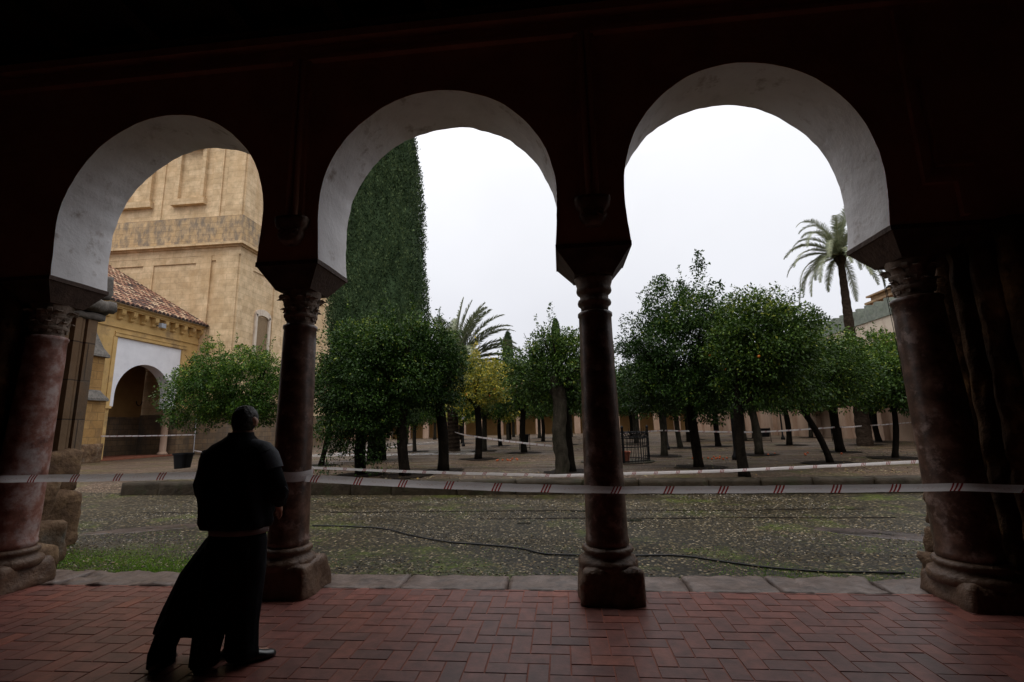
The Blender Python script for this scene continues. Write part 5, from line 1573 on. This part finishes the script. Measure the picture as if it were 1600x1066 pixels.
tape('barrier_tape', 'second thinner barrier tape sagging in front of the kerb', [(-11.2, 16.2, 1.15), (-5.89, 11.1, .73), (-3.53, 11.2, .60), (-.15, 11.0, .49), (3.7, 11.2, .535), (8.4, 11.0, .72)], .066, twist=lambda t: .9 * math.sin(t * 6) * .5, u0=.1)
tape('barrier_tape', 'white tape strung between the distant trees across the court', [(-6.1, 27.2, 1.35), (-3.7, 19.9, 1.23), (.0, 14.2, .98)], .06, sag=.004)
tape('barrier_tape', 'white tape running right from the iron railing past the black trunk', [(.9, 17.2, 1.25), (4.06, 20.0, 1.30), (7.68, 20.0, 1.16), (11.0, 20.6, 1.28), (14.5, 25.0, 1.25), (19.4, 28.6, 1.35)], .06, sag=.004)
tape('barrier_tape', 'white tape across the foot of the white portal arch', [(-28.0, 26.8, 1.55), (-27.5, 33.75, 1.50)], .09, sag=.003)
tape('barrier_tape', 'slack white tape lying low behind the black bin', [(-27.4, 33.7, .35), (-20.0, 26.5, .45), (-15.2, 23.0, .35)], .08, sag=.004)

mb = MB()
pts = [(-6.6, 8.6), (-4.43, 8.38), (-3.7, 8.3), (-3.01, 8.06), (-2.4, 7.6), (-1.72, 7.19), (-1.02, 6.98), (-.6, 6.8), (-.21, 6.52), (.6, 6.47), (1.1, 6.48), (1.46, 6.46), (1.97, 6.16), (2.56, 5.93), (3.13, 5.87), (3.68, 5.84), (4.6, 5.9)]
def cr(p0, p1, p2, p3, t): return tuple(.5 * ((2 * b) + (-a + c) * t + (2 * a - 5 * b + 4 * c - d) * t * t + (-a + 3 * b - 3 * c + d) * t ** 3) for a, b, c, d in zip(p0, p1, p2, p3))
cp = []
for i in range(1, len(pts) - 2):
    for k in range(8): 
        q = cr(pts[i - 1], pts[i], pts[i + 1], pts[i + 2], k / 8); cp.append((q[0], q[1], height(*q) + .014))
mb.tube(cp, .011, 7)
tag(obj('power_cable', mb, 'rope', base=(0, 6.5, 0)), 'black cable snaking over the lane behind the columns', 'cable')
mb = MB()
mb.tube([(3.60, 5.45, 3.3), (3.63, 5.45, 2.6), (3.67, 5.47, 1.7), (3.71, 5.5, .86)], .0035, 6)
mb.tube([(3.61, 5.45, 3.3), (3.655, 5.45, 2.5), (3.70, 5.47, 1.6), (3.735, 5.5, .86)], .0035, 6)
tag(obj('hanging_cord', mb, 'rope', base=(3.4, 5.45, 3.3)), 'thin dark cord hanging beside the thick mottled column', 'cord')

# ------------------------------------------------------------------ people
def skin_mesh(name, joints, edges, radii, material, parent, levels=2):
    me = bpy.data.meshes.new(name + '_cage')
    me.from_pydata(joints, edges, [])
    o = bpy.data.objects.new(name + '_cage', me); col.objects.link(o)
    sk = o.modifiers.new('s', 'SKIN'); sk.use_smooth_shade = True
    for v, r in zip(me.skin_vertices[0].data, radii):
        v.radius = r if hasattr(r, '__len__') else (r, r)
    me.skin_vertices[0].data[0].use_root = True
    sb = o.modifiers.new('d', 'SUBSURF'); sb.levels = levels; sb.render_levels = levels
    dg = bpy.context.evaluated_depsgraph_get(); dg.update()
    m2 = bpy.data.meshes.new_from_object(o.evaluated_get(dg)); m2.name = name
    bpy.data.objects.remove(o); bpy.data.meshes.remove(me)
    m2.materials.clear()
    return link(name, m2, parent, material, smooth=True)

def figure_body(parent, J):
    """J: dict of joints local to the parent's base. Fingers root in the palm."""
    names = []; pts = []; rad = []; ed = []
    def add(n, p, r, par=None):
        names.append(n); pts.append(tuple(p)); rad.append(r)
        if par is not None: ed.append((names.index(par), len(names) - 1))
    add('pelvis', J['pelvis'], .115)
    p = Vector(J['pelvis']); c = Vector(J['chest']); n = Vector(J['neck']); h = Vector(J['head'])
    add('waist', p.lerp(c, .4), .115, 'pelvis'); add('chest', c, .145, 'waist'); add('clav', c.lerp(n, .6), .10, 'chest'); add('neck', n, .056, 'clav')
    hn = (h - n).normalized(); F_ = Vector(J['face'])
    add('skull0', n.lerp(h, .55) + F_ * .01, .066, 'neck'); add('skull1', h + F_ * .012, (.080, .092), 'skull0'); add('skull2', h + hn * .062, (.066, .078), 'skull1')
    sd_ = F_.cross(hn).normalized()
    add('chin', n.lerp(h, .45) + F_ * .075, .032, 'skull0')
    add('nose', h - hn * .015 + F_ * .115, .013, 'skull1')
    for s_, nm in ((-1, 'l'), (1, 'r')):
        add('ear' + nm, h - hn * .01 + sd_ * s_ * .084 - F_ * .005, .017, 'skull1')
        add('brow' + nm, h + hn * .012 + F_ * .088 + sd_ * s_ * .034, .014, 'skull1')
    for nm in ('l', 'r'):
        sh, el_, wr = [Vector(q) for q in J['arm' + nm]]
        add('sh' + nm, sh, .062, 'clav'); add('ua' + nm, sh.lerp(el_, .5), .05, 'sh' + nm); add('el' + nm, el_, .041, 'ua' + nm)
        add('fa' + nm, el_.lerp(wr, .45), .037, 'el' + nm); add('wr' + nm, wr, .026, 'fa' + nm)
        d = (wr - el_).normalized(); pd = Vector(J['palm' + nm]).normalized(); u = pd
        acr = d.cross(u).normalized()
        add('pm' + nm, wr + d * .05, (.040, .018), 'wr' + nm)
        for q in range(4):
            off = acr * (-.027 + .018 * q); ln = (.030, .034, .032, .025)[q]
            b = wr + d * .085 + off
            add('f%d0' % q + nm, b, .0095, 'pm' + nm); add('f%d1' % q + nm, b + d * ln * .9 + u * .008, .0085, 'f%d0' % q + nm)
            add('f%d2' % q + nm, b + d * ln * 1.5 + u * .026, .0078, 'f%d1' % q + nm); add('f%d3' % q + nm, b + d * ln * 1.6 + u * .046, .0065, 'f%d2' % q + nm)
        tb = wr + d * .03 - acr * .034
        add('t0' + nm, tb, .012, 'pm' + nm); add('t1' + nm, tb + d * .03 - acr * .014 + u * .012, .010, 't0' + nm); add('t2' + nm, tb + d * .052 - acr * .012 + u * .028, .008, 't1' + nm)
        hp, kn, an = [Vector(q) for q in J['leg' + nm]]
        add('hp' + nm, hp, .080, 'pelvis'); add('th' + nm, hp.lerp(kn, .5), .066, 'hp' + nm); add('kn' + nm, kn, .05, 'th' + nm)
        add('cf' + nm, kn.lerp(an, .35), .048, 'kn' + nm); add('an' + nm, an, .036, 'cf' + nm)
        ft = Vector(J['foot' + nm])
        add('bl' + nm, an + ft * .12 + Vector((0, 0, -.05)), .022, 'an' + nm); add('to' + nm, an + ft * .19 + Vector((0, 0, -.06)), .014, 'bl' + nm)
    return skin_mesh('body', pts, ed, rad, 'skin', parent)

def sleeve(mb, pts, rad, seed):
    P = []; Rr = []
    for i in range(len(pts) - 1):
        a, b = Vector(pts[i]), Vector(pts[i + 1])
        for k in range(5):
            t = k / 5; P.append(a.lerp(b, t)); Rr.append((rad[i] + (rad[i + 1] - rad[i]) * t) * (1 + .07 * noise.noise(Vector((i + t * 3, seed, 0)))))
    P.append(Vector(pts[-1])); Rr.append(rad[-1])
    # smooth the corner at the elbow
    Q = [P[0]] + [(P[i - 1] + P[i] * 2 + P[i + 1]) / 4 for i in range(1, len(P) - 1)] + [P[-1]]
    mb.tube(Q, Rr, 18)

def shoe(mb, heel, dirv, L_=.28, w=.048):
    d = Vector(dirv).normalized(); s_ = Vector((-d.y, d.x, 0)); h = Vector(heel)
    rows = [(0, .034, .075), (.05, .042, .085), (.10, .043, .085), (.15, .045, .07), (.20, .050, .052), (.245, .042, .045), (.27, .024, .034)]
    o = len(mb.v); n_ = 14
    for (x, ww, hh) in rows:
        for k in range(n_):
            a = 2 * PI * k / n_; p = h + d * x + s_ * ww * math.cos(a) + Vector((0, 0, max(0.002, hh * .5 + hh * .55 * math.sin(a))))
            mb.v.append(tuple(p))
    for i in range(len(rows) - 1):
        for k in range(n_): mb.f.append((o + i * n_ + k, o + i * n_ + (k + 1) % n_, o + (i + 1) * n_ + (k + 1) % n_, o + (i + 1) * n_ + k)); mb.r.append(.5)
    mb.f.append(tuple(o + k for k in reversed(range(n_)))); mb.r.append(.5); e_ = o + (len(rows) - 1) * n_; mb.f.append(tuple(e_ + k for k in range(n_))); mb.r.append(.5)

# --- the figure in the black jacket, seen from behind
bx, by = -2.42, 3.41
A = thing('person', 'person seen from behind in a black jacket and dark trousers, arms folded forward', 'person', (bx, by, 0))
figure_body(A, dict(pelvis=(.03, 0, .93), chest=(.0, .0, 1.30), neck=(.005, .02, 1.56), head=(.02, .03, 1.685), face=(.17, .98, -.05),
    arml=((-.19, 0, 1.44), (-.29, .05, 1.16), (-.10, .29, 1.12)), armr=((.20, 0, 1.44), (.30, .05, 1.17), (.20, .25, 1.03)),
    palml=(.2, .2, -1), palmr=(-.6, .3, -.6),
    legl=((-.07, 0, .88), (-.075, .02, .48), (-.08, -.06, .085)), legr=((.11, 0, .88), (.12, .05, .48), (.11, .06, .085)),
    footl=(-.2, .95, 0), footr=(.55, .83, 0)))
mb = MB()
X = bx
mb.loft([(X + .035, by, .925, .235, .165), (X + .03, by, .96, .255, .175), (X + .01, by, 1.05, .255, .175), (X - .005, by, 1.18, .262, .175), (X - .005, by, 1.30, .272, .172), (X - .0, by, 1.40, .262, .160), (X + .0, by, 1.46, .235, .145), (X + .0, by + .005, 1.51, .185, .125), (X + .005, by + .01, 1.545, .125, .10), (X + .007, by + .015, 1.575, .088, .082), (X + .007, by + .018, 1.60, .080, .078)], n=96, wob=.12, seed=3, power=2.3, fold=.018, nf=7)
sleeve(mb, [(X - .17, by, 1.44), (X - .285, by + .05, 1.165), (X - .12, by + .26, 1.12)], [.098, .078, .052], 1)
sleeve(mb, [(X + .185, by, 1.44), (X + .30, by + .05, 1.18), (X + .225, by + .22, 1.07)], [.098, .078, .050], 2)
obj('jacket', mb, 'cloth_black', A, smooth=True)
# grey shoulder panel following the right shoulder
mb = MB()
path = [(X + .07, by, 1.500, .050), (X + .12, by, 1.478, .072), (X + .17, by, 1.450, .094), (X + .20, by + .01, 1.405, .102), (X + .225, by + .015, 1.35, .100), (X + .24, by + .02, 1.31, .097)]
for i, (x_, y_, z_, r_) in enumerate(path):
    a_, b_ = Vector(path[max(i - 1, 0)][:3]), Vector(path[min(i + 1, 5)][:3]); d = (b_ - a_).normalized()
    upv = (Vector((0, 0, 1)) - d * d.z).normalized() if abs(d.z) < .9 else Vector((1, 0, 0)); bk = Vector((0, -1, 0))
    upv = (Vector((.6, 0, 1)) - d * d.dot(Vector((.6, 0, 1)))).normalized()
    for q in range(9):
        a = R(-25 + 85 * q / 8)
        mb.v.append(tuple(Vector((x_, y_, z_)) + (upv * math.cos(a) + bk * math.sin(a)) * (r_ + .006)))
for i in range(5):
    for q in range(8): mb.f.append((i * 9 + q, (i + 1) * 9 + q, (i + 1) * 9 + q + 1, i * 9 + q + 1)); mb.r.append(.5)
tag(obj('shoulder_panel', mb, 'cloth_grey', A, smooth=True), 'grey panel on the right shoulder of the jacket')
mb = MB(); mb.tube([(X + .372, by + .03, 1.20), (X + .385, by + .06, 1.165), (X + .365, by + .09, 1.12), (X + .335, by + .12, 1.09), (X + .33, by + .13, 1.05)], .0045, 6)
obj('sleeve_piping', mb, 'cloth_grey', A)
mb = MB(); mb.loft([(X + .06, by, .885, .205, .145), (X + .055, by, .94, .21, .15)], n=40, power=2.2)
tag(obj('shirt_hem', mb, 'cloth_white', A, smooth=True), 'pale shirt hem showing below the jacket')
mb = MB()
mb.loft([(X + .045, by, .60, .20, .13), (X + .045, by, .72, .215, .15), (X + .05, by, .82, .215, .155), (X + .055, by, .90, .20, .14)], n=40, wob=.06)
mb.loft([(X + .115, by + .055, .045, .105, .10), (X + .112, by + .055, .10, .098, .095), (X + .105, by + .05, .25, .105, .095), (X + .10, by + .04, .45, .125, .115), (X + .12, by + .02, .62, .13, .13), (X + .12, by, .80, .13, .14)], n=60, wob=.14, seed=4, fold=.04, nf=6)
mb.loft([(X - .085, by - .05, .04, .09, .095), (X - .083, by - .05, .10, .088, .095), (X - .075, by - .03, .25, .10, .10), (X - .06, by, .45, .12, .115), (X - .04, by, .62, .13, .13), (X - .03, by, .80, .13, .14)], n=60, wob=.14, seed=8, fold=.04, nf=6)
obj('trousers', mb, 'cloth_black', A, smooth=True)
for hx, hy, dv in ((X + .09, by + .0, (.70, .72, 0)), (X - .08, by - .12, (-.15, .98, 0))):
    mb = MB(); shoe(mb, (hx, hy, .0), dv); obj('shoe', mb, 'leather', A, smooth=True)
# hair: short cap hugging the skull, with a nape line
mb = MB()
hc = Vector((X + .023, by + .032, 1.70)); n1, n2 = 40, 72
for i in range(n1 + 1):
    ph = PI * .74 * i / n1
    for k in range(n2):
        th = 2 * PI * k / n2
        face_w = max(0, math.sin(th))      # +y is the face side
        lim = ph * (1 - .50 * face_w)
        rr_ = 1 + .03 * noise.noise(Vector((math.cos(th) * 3, math.sin(th) * 3, ph * 4))) + .05 * noise.noise(Vector((math.cos(th) * 16, math.sin(th) * 16, ph * 13)))
        mb.v.append((hc.x + .081 * rr_ * math.sin(lim) ** .8 * math.cos(th), hc.y - .006 + .108 * rr_ * math.sin(lim) ** .8 * math.sin(th), hc.z - .012 + .112 * rr_ * math.cos(lim)))
for i in range(n1):
    for k in range(n2): mb.f.append((i * n2 + k, (i + 1) * n2 + k, (i + 1) * n2 + (k + 1) % n2, i * n2 + (k + 1) % n2)); mb.r.append(.5)
obj('hair', mb, 'hair', A, smooth=True)

# --- the second figure, almost wholly hidden in front of the first
cx0, cy0 = -2.52, 3.70
cx0 -= .05
B = thing('person', 'person mostly hidden by the black jacketed figure, long dark coat flaring left', 'person', (cx0, cy0, 0))
figure_body(B, dict(pelvis=(.06, .05, .80), chest=(.09, .10, 1.09), neck=(.10, .08, 1.27), head=(.10, .03, 1.37), face=(-.05, -.95, -.3),
    arml=((-.05, .08, 1.18), (-.06, -.02, 1.0), (.02, -.10, 1.08)), armr=((.23, .08, 1.18), (.22, -.02, 1.0), (.14, -.10, 1.08)),
    palml=(.2, .2, -1), palmr=(-.2, .2, -1),
    legl=((-.02, .03, .76), (-.15, -.15, .42), (-.26, -.33, .085)), legr=((.07, .03, .76), (.07, -.02, .42), (.09, -.08, .085)),
    footl=(-.3, .95, 0), footr=(.1, .99, 0)))
mb = MB()
mb.loft([(-2.755, 3.50, .20, .235, .16), (-2.75, 3.50, .24, .235, .16), (-2.72, 3.52, .36, .235, .17), (-2.64, 3.56, .58, .23, .17), (-2.555, 3.64, .80, .20, .16), (-2.51, 3.72, .92, .17, .14), (-2.47, 3.78, 1.10, .17, .13), (-2.47, 3.79, 1.20, .16, .12), (-2.47, 3.78, 1.26, .10, .09)], n=96, wob=.14, seed=9, fold=.045, nf=11)
sleeve(mb, [(-2.62, 3.78, 1.18), (-2.63, 3.70, 1.01), (-2.57, 3.64, 1.06)], [.065, .052, .045], 3)
sleeve(mb, [(-2.34, 3.78, 1.18), (-2.35, 3.70, 1.01), (-2.40, 3.64, 1.06)], [.065, .052, .045], 4)
obj('coat', mb, 'cloth_coat', B, smooth=True)
mb = MB()
mb.loft([(-2.83, 3.36, .03, .085, .085), (-2.83, 3.36, .12, .082, .085), (-2.80, 3.41, .28, .09, .09), (-2.72, 3.52, .46, .10, .10)], n=24, wob=.12, seed=2)
mb.loft([(-2.47, 3.62, .03, .075, .075), (-2.47, 3.63, .12, .075, .08), (-2.48, 3.67, .28, .085, .09), (-2.49, 3.70, .50, .10, .10), (-2.50, 3.72, .80, .13, .12)], n=24, wob=.12, seed=5)
obj('trousers', mb, 'cloth_coat', B, smooth=True)
for hx, hy, dv in ((-2.80, 3.27, (-.3, .95, 0)), (-2.47, 3.52, (.1, 1, 0))):
    mb = MB(); shoe(mb, (hx, hy, 0), dv, w=.042); obj('shoe', mb, 'leather', B, smooth=True)
mb = MB()
for k in range(5): mb.tube([(-2.60 + k * .008, 3.37, .22), (-2.605 + k * .010, 3.37, .17), (-2.60 + k * .009, 3.365, .135)], .0028, 5)
obj('fringe', mb, 'cloth_coat', B)
mb = MB()
hc = Vector((-2.47, 3.74, 1.385))
for i in range(11):
    ph = PI * .62 * i / 10
    for k in range(22):
        th = 2 * PI * k / 22
        mb.v.append((hc.x + .098 * math.sin(ph) * math.cos(th), hc.y + .01 + .105 * math.sin(ph) * math.sin(th), hc.z + .10 * math.cos(ph)))
for i in range(10):
    for k in range(22): mb.f.append((i * 22 + k, (i + 1) * 22 + k, (i + 1) * 22 + (k + 1) % 22, i * 22 + (k + 1) % 22)); mb.r.append(.5)
obj('hair', mb, 'hair', B, smooth=True)

bpy.context.view_layer.update()
